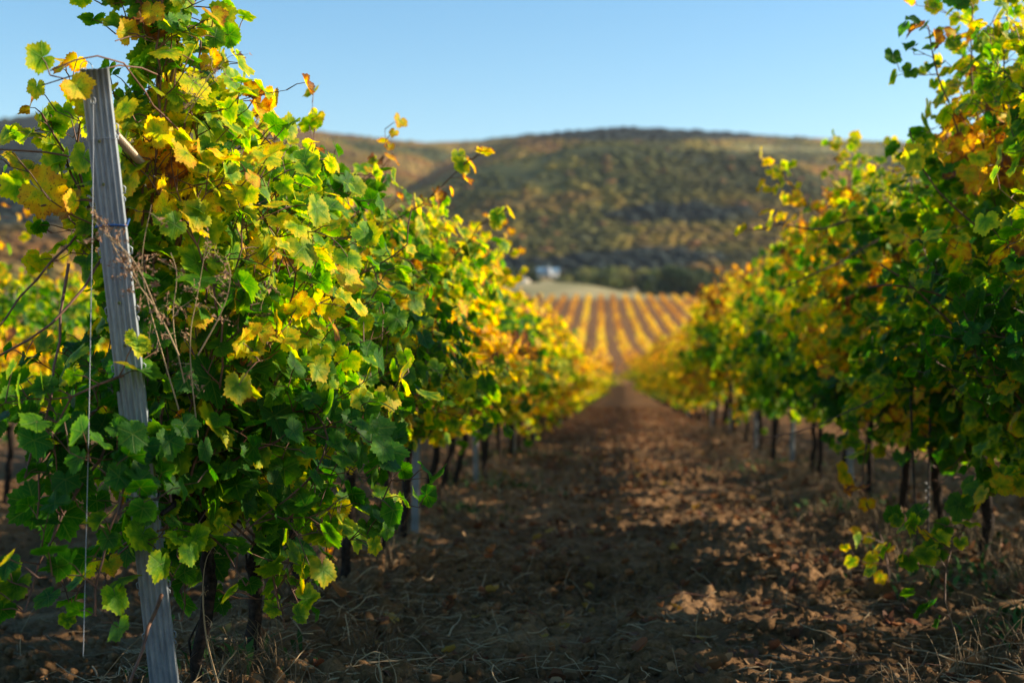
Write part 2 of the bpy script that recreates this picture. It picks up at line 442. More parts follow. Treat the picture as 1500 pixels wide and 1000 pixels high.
def build_hill():
    ph = np.linspace(-1.0, .95, 620); rr = np.concatenate([np.linspace(560, 2050, 230), np.linspace(2060, 2900, 30)])
    PH, RR = np.meshgrid(ph, rr)
    H, px, py = hill_h(PH, RR)
    vyg = 500 - (H - 1) / (RR * np.cos(PH)) * F
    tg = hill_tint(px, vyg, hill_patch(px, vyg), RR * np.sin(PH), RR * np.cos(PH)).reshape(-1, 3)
    H = np.where(RR < 640, H - (640 - RR) * .16, H)
    a = PH; dx = np.sin(a); dy = np.cos(a)
    fx = -math.sin(YAW) * dy + math.cos(YAW) * dx; fy = math.cos(YAW) * dy + math.sin(YAW) * dx
    X = RR * fx; Y = RR * fy
    V = np.stack([X, Y, H], -1).reshape(-1, 3)
    nx, ny = len(ph), len(rr)
    i = (np.arange(ny - 1)[:, None] * nx + np.arange(nx - 1)[None]).ravel()
    Q = np.stack([i, i + 1, i + nx + 1, i + nx], -1)
    m, nt, N, L, b = new_mat("hill_scrub")
    g = N.new("ShaderNodeNewGeometry")
    n = N.new("ShaderNodeTexNoise"); n.inputs["Scale"].default_value = .011; n.inputs["Detail"].default_value = 9; n.inputs["Roughness"].default_value = .6
    L.new(g.outputs["Position"], n.inputs["Vector"])
    r = ramp(N, [(.36, (.62, .62, .62)), (.5, (1.0, 1.0, 1.0)), (.66, (1.0, .96, .9))])
    at_ = N.new("ShaderNodeAttribute"); at_.attribute_name = "tint"; mm = N.new("ShaderNodeMix"); mm.data_type = 'RGBA'; mm.blend_type = 'MULTIPLY'
    mm.inputs[0].default_value = 1; L.new(at_.outputs["Color"], mm.inputs[6]); L.new(r.outputs[0], mm.inputs[7])
    L.new(n.outputs[0], r.inputs[0]); L.new(mm.outputs[2], b.inputs["Base Color"]); b.inputs["Roughness"].default_value = .95
    b.inputs["Specular IOR Level"].default_value = .1
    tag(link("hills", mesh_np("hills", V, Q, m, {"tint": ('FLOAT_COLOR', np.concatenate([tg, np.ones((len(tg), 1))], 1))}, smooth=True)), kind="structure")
    # woods on the slopes
    rng = np.random.default_rng(5)
    n = 150000
    phs = rng.uniform(-.62, .52, n); t = rng.uniform(0, 1, n) ** .75
    rs = 650 + t * 1430
    Hs, px, py = hill_h(phs, rs)
    vy = 500 - (Hs - 1) / (rs * np.cos(phs)) * F
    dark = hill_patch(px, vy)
    Xl = rs * np.sin(phs); Yl = rs * np.cos(phs)
    clump = fbm(Xl / 70, Yl / 110, 88, 3)
    stripe = np.exp(-((vy - (219 + (px - 1200) * .02)) / 7) ** 2) * (px > 1040) 
    keep = (clump + dark * .4 + rng.uniform(-.12, .12, n) > .33) & (rng.uniform(0, 1, n) > stripe * .9)
    phs, rs, Hs, px, vy, dark, Xl, Yl = [q[keep] for q in (phs, rs, Hs, px, vy, dark, Xl, Yl)]
    n = len(phs)
    fx = -math.sin(YAW) * np.cos(phs) + math.cos(YAW) * np.sin(phs); fy = math.cos(YAW) * np.cos(phs) + math.sin(YAW) * np.sin(phs)
    C = np.stack([rs * fx, rs * fy, Hs], -1)
    size = (1.2 + 2.6 * rng.random(n) ** 2.0) * (1 + .25 * (dark > .5))
    g5 = (1 + 5 ** .5) / 2
    iv = np.array([(-1, g5, 0), (1, g5, 0), (-1, -g5, 0), (1, -g5, 0), (0, -1, g5), (0, 1, g5), (0, -1, -g5), (0, 1, -g5), (g5, 0, -1), (g5, 0, 1), (-g5, 0, -1), (-g5, 0, 1)]) / 1.9
    it = np.array([(0, 11, 5), (0, 5, 1), (0, 1, 7), (0, 7, 10), (0, 10, 11), (1, 5, 9), (5, 11, 4), (11, 10, 2), (10, 7, 6), (7, 1, 8), (3, 9, 4), (3, 4, 2), (3, 2, 6), (3, 6, 8), (3, 8, 9), (4, 9, 5), (2, 4, 11), (6, 2, 10), (8, 6, 7), (9, 8, 1)])
    jit = rng.uniform(.7, 1.25, (n, 12, 1))
    V = C[:, None] + (iv[None] * jit) * size[:, None, None] * np.array([1.25, 1.25, .46]) + np.array([0, 0, .20]) * size[:, None, None]
    T = it[None] + (np.arange(n) * 12)[:, None, None]
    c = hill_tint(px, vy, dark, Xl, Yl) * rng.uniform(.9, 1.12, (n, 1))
    rust = (rng.uniform(0, 1, n) < .05) & (dark < .4)
    c[rust] = np.array([.24, .105, .04]) * rng.uniform(.7, 1.1, (rust.sum(), 1))
    cc = np.repeat(np.concatenate([c, np.ones((n, 1))], 1), 12, 0)
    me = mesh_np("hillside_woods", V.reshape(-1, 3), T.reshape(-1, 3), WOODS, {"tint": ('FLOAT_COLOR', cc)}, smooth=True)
    tag(link("hillside_woods", me), "mixed autumn woods and scrub covering the long hill behind the vineyard", "woods", kind="stuff")
build_hill()

# ------------------------------------------------------------------ leaves
_la = np.array([0, 10, 20, 30, 38, 48, 57, 66, 78, 90, 100, 113, 125, 140, 152, 163, 172, 180.])
_lr = np.array([1, .93, .86, .78, .79, .88, .95, .89, .82, .74, .77, .83, .81, .76, .72, .62, .42, .20])
def leaf_template(n_out, rings, tooth):
    th = (np.arange(n_out) + .5) / n_out * 360 - 180
    r = np.interp(np.abs(th), _la, _lr)
    if tooth: r = r * (1 + tooth * np.where(np.arange(n_out) % 2 == 0, 1, -1))
    th = np.radians(th)
    V = [(0., 0.)]; 
    for k in rings:
        for i in range(n_out): V.append((math.sin(th[i]) * r[i] * k, math.cos(th[i]) * r[i] * k))
    T = []
    for i in range(n_out - 1):
        T.append((0, 1 + i + 1, 1 + i))
    for q in range(len(rings) - 1):
        a = 1 + q * n_out; b = a + n_out
        for i in range(n_out - 1):
            T += [(a + i, a + i + 1, b + i + 1), (a + i, b + i + 1, b + i)]
    return np.array(V), np.array(T)
LT = {'A': leaf_template(46, (.5, 1.0), .06), 'B': leaf_template(17, (.55, 1.0), 0), 'C': leaf_template(8, (1.0,), 0)}

def leaves_mesh(name, P, T, Nn, S, age, rng, detail='A'):
    P, T, Nn, S, age = [np.asarray(a, float) for a in (P, T, Nn, S, age)]
    n = len(P); tv, tt = LT[detail]; m = len(tv)
    T = T / (np.linalg.norm(T, axis=1)[:, None] + 1e-9)
    Nn = Nn - T * (T * Nn).sum(1)[:, None]; Nn /= np.linalg.norm(Nn, axis=1)[:, None] + 1e-9
    B = np.cross(T, Nn)
    x = tv[None, :, 0].repeat(n, 0); y = tv[None, :, 1].repeat(n, 0)
    # narrower / wider, skewed leaves
    wx = rng.uniform(.85, 1.15, (n, 1)); x = x * wx + y * rng.normal(0, .08, (n, 1))
    rad = np.hypot(tv[:, 0], tv[:, 1])[None]
    th = np.arctan2(tv[:, 0], tv[:, 1])[None]
    old = np.clip((age - .8) * 4, 0, 1)[:, None]
    fold = rng.uniform(-.15, .55, (n, 1)) + old * rng.uniform(.2, .8, (n, 1))
    droop = rng.uniform(-.25, .50, (n, 1)) + old * rng.uniform(-.6, .9, (n, 1))
    w = rng.uniform(.04, .17, (n, 1)) * (1 + 1.2 * old); f1 = rng.uniform(0, 6.3, (n, 1)); f2 = rng.integers(2, 6, (n, 1))
    z = fold * np.abs(x) - droop * y * np.abs(y) - .15 * x * x + w * np.sin(th * f2 + f1) * rad ** 2
    sh = 1 - .22 * old
    V = P[:, None] + S[:, None, None] * (x[..., None] * sh[..., None] * B[:, None] + y[..., None] * T[:, None] + z[..., None] * Nn[:, None])
    F_ = tt[None] + (np.arange(n) * m)[:, None, None]
    rnd = rng.uniform(0, 1, n)
    data = np.stack([np.repeat(age, m), np.repeat(rnd, m), np.tile(rad[0], n), np.ones(n * m)], -1)
    uv = np.stack([np.tile(tv[:, 0], n), np.tile(tv[:, 1], n), np.zeros(n * m)], -1)
    return mesh_np(name, V.reshape(-1, 3), F_.reshape(-1, 3), LEAF, {"leafdata": ('FLOAT_COLOR', data), "leafuv": ('FLOAT_VECTOR', uv)}, smooth=True)

def unit(v): v = np.asarray(v, float); return v / (np.linalg.norm(v) + 1e-9)

class Vine:
    def __init__(s, seed, age0, top=2.0, half_w=.36, leaf=.066, dens=1.0, yel=.5, side_bias=0.0):
        s.rng = np.random.default_rng(seed); s.P = []; s.T = []; s.N = []; s.S = []; s.A = []
        s.canes = []; s.age0 = age0; s.top = top; s.hw = half_w; s.leaf = leaf; s.dens = dens; s.yel = yel
        s.zmin = 0.0; s.free = False
    def leaf_at(s, p, out, size, agebias=0.0, geo=None):
        rng = s.rng
        q = unit(out * .8 + np.array([0, 0, .35]) + rng.normal(0, .35, 3)) * rng.uniform(.03, .085)
        P = p + q
        T = unit(out * .55 + np.array([0, 0, -.65]) + rng.normal(0, .42, 3))
        N = unit(out * .75 + np.array([.12, -.05, .55]) + rng.normal(0, .42, 3))
        h = P[2] / s.top
        if P[2] < s.zmin and not s.free and rng.random() < .88: return
        a = s.age0 + agebias + (h - .6) * .30 + rng.normal(0, .12)
        a += s.yel * 1.0 * (float(vnoise(np.array(P[1] * 2.6 + 3.1 * s.k), np.array(P[2] * 2.6), 11)) - .5)
        if rng.random() < .07: a += .35
        if h < .3: a -= .05
        s.P.append(P); s.T.append(T); s.N.append(N); s.S.append(size); s.A.append(min(max(a, .02), 1.08))
        if geo is not None:
            geo.tube([p, p + q * .55 + np.array([0, 0, .006]), P], [.0022, .0016, .0012], 3, cap=False)
    def shoot(s, p0, d0, length, grav=0.02, wander=.10, step=.062, r0=.0045, hold=0.0, leafy=1.0, lateral=.5, agebias=0.0, bare=0, pts=None, petioles=True, latmax=6, tip=None):
        rng = s.rng; geo = Geo(); s.free = pts is not None
        if pts is None:
            p = np.array(p0, float); d = unit(d0); pts = [p.copy()]
            n = max(3, int(length / step))
            for i in range(n):
                g = grav * (1 + 2.0 * max(0, p[2] - s.top + .15) / .2)
                d = unit(d + rng.normal(0, wander, 3) + np.array([-hold * (p[0] - 0), 0, -g]))
                if abs(p[0]) > s.hw: d = unit(d + np.array([-np.sign(p[0]) * .4, 0, -.12]))
                p = p + d * step
                if p[2] < max(.1, s.zmin - .08): break
                pts.append(p.copy())
        else:
            pts = resample(np.array(pts, float), step)
            pts = pts + np.cumsum(rng.normal(0, .0022, pts.shape), 0)
        pts = np.array(pts); n = len(pts)
        if n < 3: return pts
        zig = np.zeros_like(pts); zig[1:-1:2, 1] += .004; zig[2:-1:2, 0] -= .004
        geo.tube(pts + zig, np.linspace(r0, r0 * (.6 if s.free else .38), n), 5)
        for i in range(bare, n):
            if rng.random() > leafy: continue
            sgn = 1 if i % 2 else -1
            out = np.array([pts[i][0] * 1.6 + rng.normal(0, .5), sgn * .35 + rng.normal(0, .35), .1])
            out = unit(out)
            along = i / n
            s.leaf_at(pts[i], out, s.leaf * rng.uniform(.55, 1.32) * (1.08 - .45 * along ** 2), agebias, geo if petioles else None)
            if rng.random() < lateral * s.dens:
                m = rng.integers(min(2, latmax - 1), latmax); p = pts[i].copy()
                d = unit(out * 1.0 + np.array([0, 0, .25]) + rng.normal(0, .4, 3)); lp = [p.copy()]
                for k in range(m):
                    d = unit(d + rng.normal(0, .2, 3) + np.array([0, 0, -.08])); p = p + d * .052; lp.append(p.copy())
                    o2 = unit(d * .6 + out * .5 + rng.normal(0, .45, 3))
                    s.leaf_at(p, o2, s.leaf * rng.uniform(.5, .9), agebias + .02, geo if petioles else None)
                geo.tube(lp, np.linspace(.0024, .0012, len(lp)), 3, cap=False)
        for sz, ag in (tip or ()):
            s.leaf_at(pts[-1] - np.array([0, 0, .01]), unit(rng.normal(0, 1, 3)), sz, 0, geo); s.A[-1] = ag
        s.canes.append(geo)
        return pts

def resample(P, step):
    # smooth the control polyline, then take equal steps
    for _ in range(2):
        Q = [P[0]]
        for a, b in zip(P[:-1], P[1:]): Q += [a * .75 + b * .25, a * .25 + b * .75]
        Q.append(P[-1]); P = np.array(Q)
    seg = np.linalg.norm(np.diff(P, axis=0), axis=1); t = np.concatenate([[0], np.cumsum(seg)])
    n = max(3, int(t[-1] / step)); u = np.linspace(0, t[-1], n + 1)
    return np.stack([np.interp(u, t, P[:, i]) for i in range(3)], -1)

def trunk_geo(rng, h, r=.024, sides=9, arms=.5):
    g = Geo()
    n = 14; z = np.linspace(-.08, h, n)
    x = np.cumsum(rng.normal(0, .009, n)); y = np.cumsum(rng.normal(0, .009, n)); x -= x[0]; y -= y[0]
    rad = r * (1 + .45 * np.exp(-z / .07) + .35 * np.exp(-((z - h) / .06) ** 2) + rng.normal(0, .07, n))
    jit = [1 + rng.normal(0, .10, sides) for _ in range(n)]
    P = np.stack([x, y, z], -1); g.tube(P, rad, sides, jitter=jit)
    head = P[-1]
    for s in (-1, 1):                                  # the two arms tied along the lowest wire
        m = 8; t = np.linspace(0, 1, m)
        A = head + np.stack([rng.normal(0, .008, m), s * t * arms + rng.normal(0, .004, m), .05 * np.sin(t * 2.6) + rng.normal(0, .006, m)], -1)
        A[0] = head - np.array([0, 0, .02])
        g.tube(A, np.linspace(r * .8, r * .35, m), 7, jitter=[1 + rng.normal(0, .12, 7) for _ in range(m)])
    # strips of loose bark
    for _ in range(5):
        k = rng.integers(2, n - 3); q = P[k] + unit([rng.normal(), rng.normal(), 0]) * rad[k] * 1.02
        g.tube([q, q + [rng.normal(0, .004), rng.normal(0, .004), .05], q + [rng.normal(0, .01), rng.normal(0, .01), .11]], [.003, .004, .001], 4)
    return g, head

def make_vine(name, seed, age0, detail, top=2.0, half_w=.30, fill=0, zmin=.5,  n_shoots=16, leaf=.055, step=.054, lateral=.5, trunk_h=.68, yel=.5,
              low=3, extra=None, arms=.5, flop=.38, petioles=True, merge=False, thin=1.0, trunk_r=.022, splay=.16):
    v = Vine(seed, age0, top, half_w, leaf, 1.0, yel); v.k = seed % 13; v.zmin = zmin; rng = v.rng
    root = empty(name, (0, 0, 0))
    tg, head = trunk_geo(rng, trunk_h, trunk_r, 10 if detail == 'A' else 7, arms)
    tg.build("trunk", BARK, root, smooth=False)
    for i in range(n_shoots):
        y0 = -arms + 2 * arms * (i + rng.uniform(.1, .9)) / n_shoots
        sx = rng.choice([-1, 1])
        p0 = head + np.array([rng.normal(0, .02), y0 - 0 * head[1], rng.uniform(0, .06)])
        if rng.random() < flop:     # arches out of the hedge and hangs
            v.shoot(p0, (sx * rng.uniform(.3, .6), rng.normal(0, .3), 1), rng.uniform(.55, 1.05), grav=rng.uniform(.05, .12), wander=.09, step=step,
                    lateral=lateral, petioles=petioles, leafy=thin)
        else:
            v.shoot(p0, (sx * rng.uniform(0, .35), rng.normal(0, .16), 1), (top - trunk_h) * rng.uniform(.78, 1.08), grav=.0, wander=.08, hold=splay,
                    step=step, lateral=lateral, petioles=petioles, leafy=thin)
    for i in range(low):            # suckers and drooping tips under the arms
        sx = rng.choice([-1, 1])
        p0 = head + np.array([0, rng.uniform(-arms, arms), -.02])
        v.shoot(p0, (sx * .6, rng.normal(0, .4), .05), rng.uniform(.25, .5), grav=.3, wander=.1, step=step, lateral=lateral * .7, agebias=-.03, petioles=petioles, leafy=thin)
    for _ in range(fill):           # leaves deep inside the hedge
        q = np.array([rng.normal(0, half_w * .45), rng.uniform(-arms - .05, arms + .05), trunk_h + (top - trunk_h) * rng.uniform(.02, .93)])
        v.leaf_at(q, unit([q[0] * 2 + rng.normal(0, .5), rng.normal(0, .5), .1]), v.leaf * rng.uniform(.7, 1.15), .02)
    if extra:
        for e in extra: e(v)
    if merge:
        g = Geo()
        for c in v.canes: g.V += c.V; g.T += [t + g.n for t in c.T]; g.n += c.n
        g.build("canes", CANE, root)
    else:
        for c in v.canes: c.build("cane", CANE, root)
    link("foliage", leaves_mesh("foliage", v.P, v.T, v.N, v.S, v.A, rng, detail), root)
    return root

# ------------------------------------------------------------------ rows of vines
LX, RX = ROW_X
L2X, R2X = LX - 2.98, RX + 2.98
ORD = "first second third fourth fifth sixth seventh eighth ninth tenth eleventh twelfth thirteenth fourteenth fifteenth sixteenth seventeenth eighteenth nineteenth twentieth".split()
GL = "vines in the row behind the tilted end post"
GR = "vines in the tall row across the soil path"

def local(px, py, Y, root):
    return at(px, py, Y) - np.array(root)

def path_pts(root, lst):
    return [local(px, py, Y, root) for px, py, Y in lst]

def hero(x, y, seed, age0, label, group, pix=(), **kw):
    loc = (x, y, gz(x, y))
    def mk(item):
        pts, opt = item
        P = path_pts(loc, pts)
        return lambda v: v.shoot(None, None, 0, pts=P, **opt)
    r = make_vine("grapevine", seed, age0, 'A', extra=[mk(i) for i in pix], **kw)
    r.location = loc
    return tag(r, label, "grapevine", group)

# the row behind the end post
hero(LX + .02, 3.95, 101, .33, "green grapevine wrapped round the tilted steel end post, tallest shoots reaching above it", GL,
     top=1.66, n_shoots=17, half_w=.30, low=7, leaf=.060, zmin=.22, fill=90, trunk_h=.62, flop=.3, arms=.36, yel=.55, trunk_r=.018, pix=[
        ([(240, 470, 3.83), (230, 330, 3.78), (237, 200, 3.68), (227, 90, 3.63), (234, 20, 3.58), (222, -60, 3.58)], dict(lateral=1.0, latmax=4, agebias=-0.15)),
        ([(255, 450, 3.88), (267, 300, 3.83), (272, 170, 3.78), (262, 70, 3.73), (247, -40, 3.68)], dict(lateral=1.0, latmax=4, agebias=-0.07)),
        ([(210, 420, 3.68), (200, 260, 3.63), (257, 130, 3.68), (247, 30, 3.63), (267, -40, 3.68)], dict(lateral=.7, latmax=4, agebias=-0.12)),
        ([(275, 420, 3.88), (260, 330, 3.78), (257, 240, 3.68), (287, 130, 3.78), (294, 40, 3.78)], dict(lateral=.5, latmax=4, agebias=0.05)),
        ([(260, 380, 3.88), (262, 240, 3.83), (244, 120, 3.73), (257, 0, 3.68)], dict(lateral=1.1, latmax=4, agebias=-0.17)),
        ([(250, 380, 3.78), (297, 220, 3.78), (272, 120, 3.73), (237, -20, 3.68)], dict(lateral=1.0, latmax=4, agebias=-0.07)),
        ([(285, 380, 3.98), (312, 240, 3.93), (284, 160, 3.88), (272, 60, 3.78), (284, -20, 3.78)], dict(lateral=1.2, latmax=4, agebias=-0.05)),
        ([(220, 360, 3.68), (227, 230, 3.63), (237, 130, 3.63), (227, 60, 3.58), (247, -30, 3.58)], dict(lateral=1.2, latmax=4, agebias=-0.15)),
        ([(300, 420, 4.0), (310, 280, 4.0), (322, 190, 4.03), (332, 150, 3.98)], dict(lateral=1.3, latmax=4, agebias=-0.07)),
        ([(330, 420, 4.1), (350, 280, 4.1), (345, 190, 4.1)], dict(lateral=1.3, latmax=4, agebias=-0.12)),
        # thin shoots leaning over the post head
        ([(262, 190, 3.6), (215, 140, 3.45), (185, 90, 3.3), (140, 75, 3.25), (105, 82, 3.2), (72, 98, 3.2)], dict(lateral=0, leafy=.12, agebias=.3, r0=.003, tip=((.045, .42), (.04, .62)))),
        ([(230, 110, 3.5), (190, 95, 3.4), (130, 105, 3.3), (62, 127, 3.25)], dict(lateral=0, leafy=.0, r0=.0026)),
        ([(230, 60, 3.6), (195, 52, 3.5), (172, 60, 3.45)], dict(lateral=0, leafy=.4, agebias=.6, r0=.0026)),
        # left-hand bundle beside the post
        ([(210, 420, 3.9), (140, 330, 3.9), (100, 250, 3.9), (85, 200, 3.85), (60, 165, 3.8)], dict(lateral=.5, leafy=.7, agebias=.0)),
        ([(190, 420, 4.0), (130, 300, 4.0), (110, 230, 4.0), (115, 180, 3.95), (130, 160, 3.9)], dict(lateral=.5, leafy=.8, agebias=.02)),
        ([(200, 440, 3.9), (165, 260, 3.95), (150, 200, 3.95), (155, 165, 3.9)], dict(lateral=.5, leafy=.8, agebias=.02)),
        ([(200, 330, 3.7), (130, 280, 3.6), (60, 300, 3.5)], dict(lateral=.2, leafy=.45, agebias=.25)),
        ([(215, 300, 3.8), (110, 222, 3.8), (10, 220, 3.8), (-40, 215, 3.8)], dict(lateral=.1, leafy=.25, agebias=-.02, r0=.004)),
        ([(185, 560, 3.7), (120, 620, 3.5), (60, 640, 3.4), (35, 700, 3.35)], dict(lateral=.7, agebias=-.1)),
        ([(190, 600, 3.7), (130, 700, 3.5), (90, 760, 3.4), (50, 860, 3.35), (40, 900, 3.3)], dict(lateral=.7, agebias=-.1)),
        ([(200, 600, 3.6), (180, 720, 3.4), (150, 800, 3.3), (140, 900, 3.3)], dict(lateral=.6, agebias=-.05)),
        ([(210, 540, 3.6), (160, 560, 3.4), (110, 570, 3.35), (85, 620, 3.35)], dict(lateral=.8, agebias=-.1)),
        ([(210, 640, 3.5), (190, 690, 3.3), (170, 760, 3.2)], dict(lateral=.8, agebias=-.1)),
        # long bare canes crossing the gap
        ([(100, 385, 3.5), (85, 520, 3.45), (62, 640, 3.4), (50, 760, 3.4)], dict(leafy=.0, lateral=0, r0=.0042)),
        ([(200, 280, 3.7), (130, 420, 3.5), (60, 490, 3.4), (-30, 540, 3.35)], dict(leafy=.06, lateral=0, r0=.0045)),
        ([(215, 250, 3.8), (110, 350, 3.6), (40, 430, 3.5), (-30, 520, 3.4)], dict(leafy=.05, lateral=0, r0=.004)),
        ([(140, 330, 3.6), (90, 310, 3.5), (40, 250, 3.45), (20, 225, 3.4)], dict(leafy=.2, lateral=0, r0=.0022, agebias=.3)),
        ([(235, 870, 3.6), (215, 925, 3.45), (190, 985, 3.4), (180, 1030, 3.4)], dict(leafy=.05, lateral=0, r0=.006)),
     ])
hero(LX, 4.55, 102, .32, "green grapevine in full leaf just behind the tilted end post, dry stalks at its foot", GL,
     top=1.72, leaf=.060, zmin=.45, half_w=.26, fill=120, n_shoots=25, low=7, trunk_h=.64, flop=.5, arms=.5, yel=.6, lateral=.85, pix=[
        ([(430, 700, 4.6), (470, 790, 4.5), (500, 780, 4.4), (490, 820, 4.35), (440, 850, 4.3), (400, 900, 4.2)], dict(lateral=.3, leafy=.8, agebias=-.02)),
        ([(340, 600, 4.2), (400, 500, 4.1), (440, 420, 4.05), (455, 360, 4.05)], dict(lateral=0, leafy=.12, r0=.0038, agebias=.1)),
        ([(300, 520, 4.1), (330, 430, 4.0), (330, 350, 4.0), (318, 300, 4.0)], dict(lateral=0, leafy=.12, r0=.0036, agebias=.1)),
        ([(380, 380, 4.5), (430, 250, 4.5), (380, 190, 4.45), (310, 165, 4.4)], dict(lateral=.2, leafy=.4, r0=.004, agebias=.1)),
        ([(360, 740, 4.3), (400, 800, 4.2), (420, 860, 4.15), (440, 900, 4.1)], dict(lateral=.5, agebias=-.05)),
        ([(300, 560, 4.2), (330, 400, 4.2), (335, 260, 4.2), (320, 150, 4.2)], dict(lateral=.7, agebias=.18)),
     ])
hero(LX, 5.35, 103, .35, "grapevine with hanging green shoots, second behind the tilted end post", GL,
     top=1.76, leaf=.060, zmin=.64, half_w=.27, fill=120, n_shoots=25, low=3, trunk_h=.68, flop=.48, arms=.52, yel=.6, lateral=.85, pix=[
        ([(400, 540, 5.0), (470, 450, 4.9), (530, 400, 4.85), (600, 365, 4.8), (602, 340, 4.8), (605, 300, 4.8)], dict(lateral=.1, leafy=.25, r0=.004, agebias=.15)),
        ([(430, 380, 5.3), (400, 240, 5.3), (410, 170, 5.3)], dict(lateral=.5, agebias=.15)),
     ])
hero(LX, 6.20, 104, .39, "grapevine with a dark straight trunk, leaning its long top cane over the path", GL,
     top=1.78, zmin=.58, fill=100, n_shoots=23, low=1, trunk_h=.72, flop=.45, arms=.52, yel=.7, lateral=.8, pix=[
        ([(520, 380, 6.1), (560, 330, 6.0), (620, 300, 5.9), (650, 270, 5.85), (692, 228, 5.8)], dict(lateral=.15, leafy=.45, agebias=.22, r0=.004, tip=((.05, .45), (.05, .6), (.045, .5), (.04, .8)))),
        ([(440, 340, 6.1), (500, 290, 6.0), (560, 245, 6.0), (575, 222, 6.0)], dict(lateral=.3, leafy=.7, agebias=.1, r0=.0035)),
     ])
hero(LX, 7.05, 105, .45, "yellowing grapevine between the straight dark trunk and the grey post", GL,
     top=1.80, zmin=.58, fill=100, n_shoots=22, low=1, trunk_h=.72, flop=.42, arms=.52, yel=.8, lateral=.8, pix=[
        ([(600, 440, 6.8), (640, 400, 6.7), (690, 350, 6.6), (700, 330, 6.6)], dict(lateral=.5, agebias=.1))])
# the tall row across the path
hero(RX, 5.05, 201, .28, "tall dark green grapevine at the frame edge with crooked black arms", GR,
     top=2.45, n_shoots=25, low=8, trunk_h=.72, flop=.45, arms=.55, yel=.8, lateral=.78, half_w=.38, leaf=.064, zmin=.56, fill=30, trunk_r=.028)
hero(RX, 3.95, 206, .33, "grapevine rooted just outside the frame, added to the tall row for its shade", GR,  # out-of-frame vine, added to shade the near path
     top=2.3, n_shoots=20, low=6, trunk_h=.72, flop=.4, arms=.55, yel=.8, half_w=.3)
hero(RX, 6.05, 202, .31, "tall grapevine with a dead curled leaf on its highest shoot and drooping low shoots", GR,
     top=2.45, n_shoots=28, low=8, trunk_h=.74, flop=.45, arms=.55, yel=.85, lateral=.78, half_w=.38, leaf=.064, zmin=.56, fill=30, trunk_r=.028, pix=[
        ([(1480, 400, 6.3), (1450, 250, 6.2), (1425, 120, 6.1), (1430, 20, 6.1), (1440, -60, 6.0)], dict(lateral=.8, agebias=.08)),
        ([(1450, 300, 6.0), (1400, 180, 5.9), (1375, 110, 5.9), (1362, 45, 5.9)], dict(lateral=.5, agebias=.12, leafy=.8, latmax=4, tip=((.062, .97), (.05, .9)))),
        ([(1480, 250, 6.0), (1470, 120, 6.0), (1480, 20, 6.0), (1470, -60, 6.0)], dict(lateral=.8, agebias=.2)),
        ([(1440, 342, 5.7), (1390, 300, 5.7), (1350, 255, 5.7), (1331, 190, 5.7)], dict(lateral=0, leafy=.06, r0=.0048)),
        ([(1440, 700, 5.7), (1420, 760, 5.5), (1390, 800, 5.4), (1380, 870, 5.3), (1400, 930, 5.2)], dict(lateral=.6, leafy=.9, agebias=-.02)),
        ([(1500, 560, 5.6), (1470, 480, 5.6), (1400, 440, 5.6), (1310, 420, 5.6), (1270, 425, 5.6)], dict(lateral=.0, leafy=.25, r0=.006)),
        ([(1500, 590, 5.6), (1420, 500, 5.6), (1340, 420, 5.6), (1290, 392, 5.6)], dict(lateral=.0, leafy=.25, r0=.006)),
     ])
hero(RX, 7.10, 203, .34, "grapevine with a long bare cane pointing over the path above its leaves", GR,
     top=2.32, n_shoots=25, low=8, trunk_h=.72, flop=.48, arms=.55, yel=.85, lateral=.78, half_w=.38, leaf=.064, zmin=.56, fill=30, trunk_r=.028, pix=[
        ([(1330, 560, 6.8), (1250, 600, 6.6), (1180, 635, 6.5), (1110, 645, 6.4)], dict(lateral=0, leafy=.1, r0=.004)),
        ([(1270, 650, 7.0), (1262, 730, 6.8), (1300, 800, 6.5), (1305, 850, 6.4)], dict(lateral=.3, leafy=.6, agebias=.25)),
     ])
hero(RX, 8.15, 204, .36, "yellow green grapevine with one bare cane jutting level from its side", GR,
     top=2.28, n_shoots=25, low=8, trunk_h=.72, flop=.48, arms=.55, yel=.85, lateral=.78, half_w=.38, leaf=.064, zmin=.56, fill=30, trunk_r=.028, pix=[
        ([(1290, 350, 8.0), (1230, 385, 7.9), (1185, 405, 7.8), (1140, 425, 7.7)], dict(lateral=0, leafy=.06, r0=.006)),
        ([(1250, 320, 8.0), (1200, 340, 7.9), (1150, 325, 7.8), (1105, 335, 7.7)], dict(lateral=.3, leafy=.6, agebias=.15, r0=.008, latmax=3)),
     ])
hero(RX, 9.25, 205, .42, "grapevine with a tall yellow leafed spike standing over the row", GR,
     top=2.28, n_shoots=25, low=8, trunk_h=.72, flop=.45, arms=.55, yel=.9, lateral=.78, half_w=.38, leaf=.064, zmin=.56, fill=30, trunk_r=.028, pix=[
        ([(1230, 380, 9.0), (1200, 320, 8.9), (1165, 280, 8.8), (1145, 250, 8.8)], dict(lateral=1.1, latmax=4, agebias=.16, r0=.006, tip=((.06, .5), (.055, .6), (.05, .45)))),
        ([(1260, 330, 9.1), (1245, 270, 9.0), (1240, 215, 9.0)], dict(lateral=1.0, latmax=4, agebias=.16, r0=.006, tip=((.06, .5), (.055, .6)))),
     ])

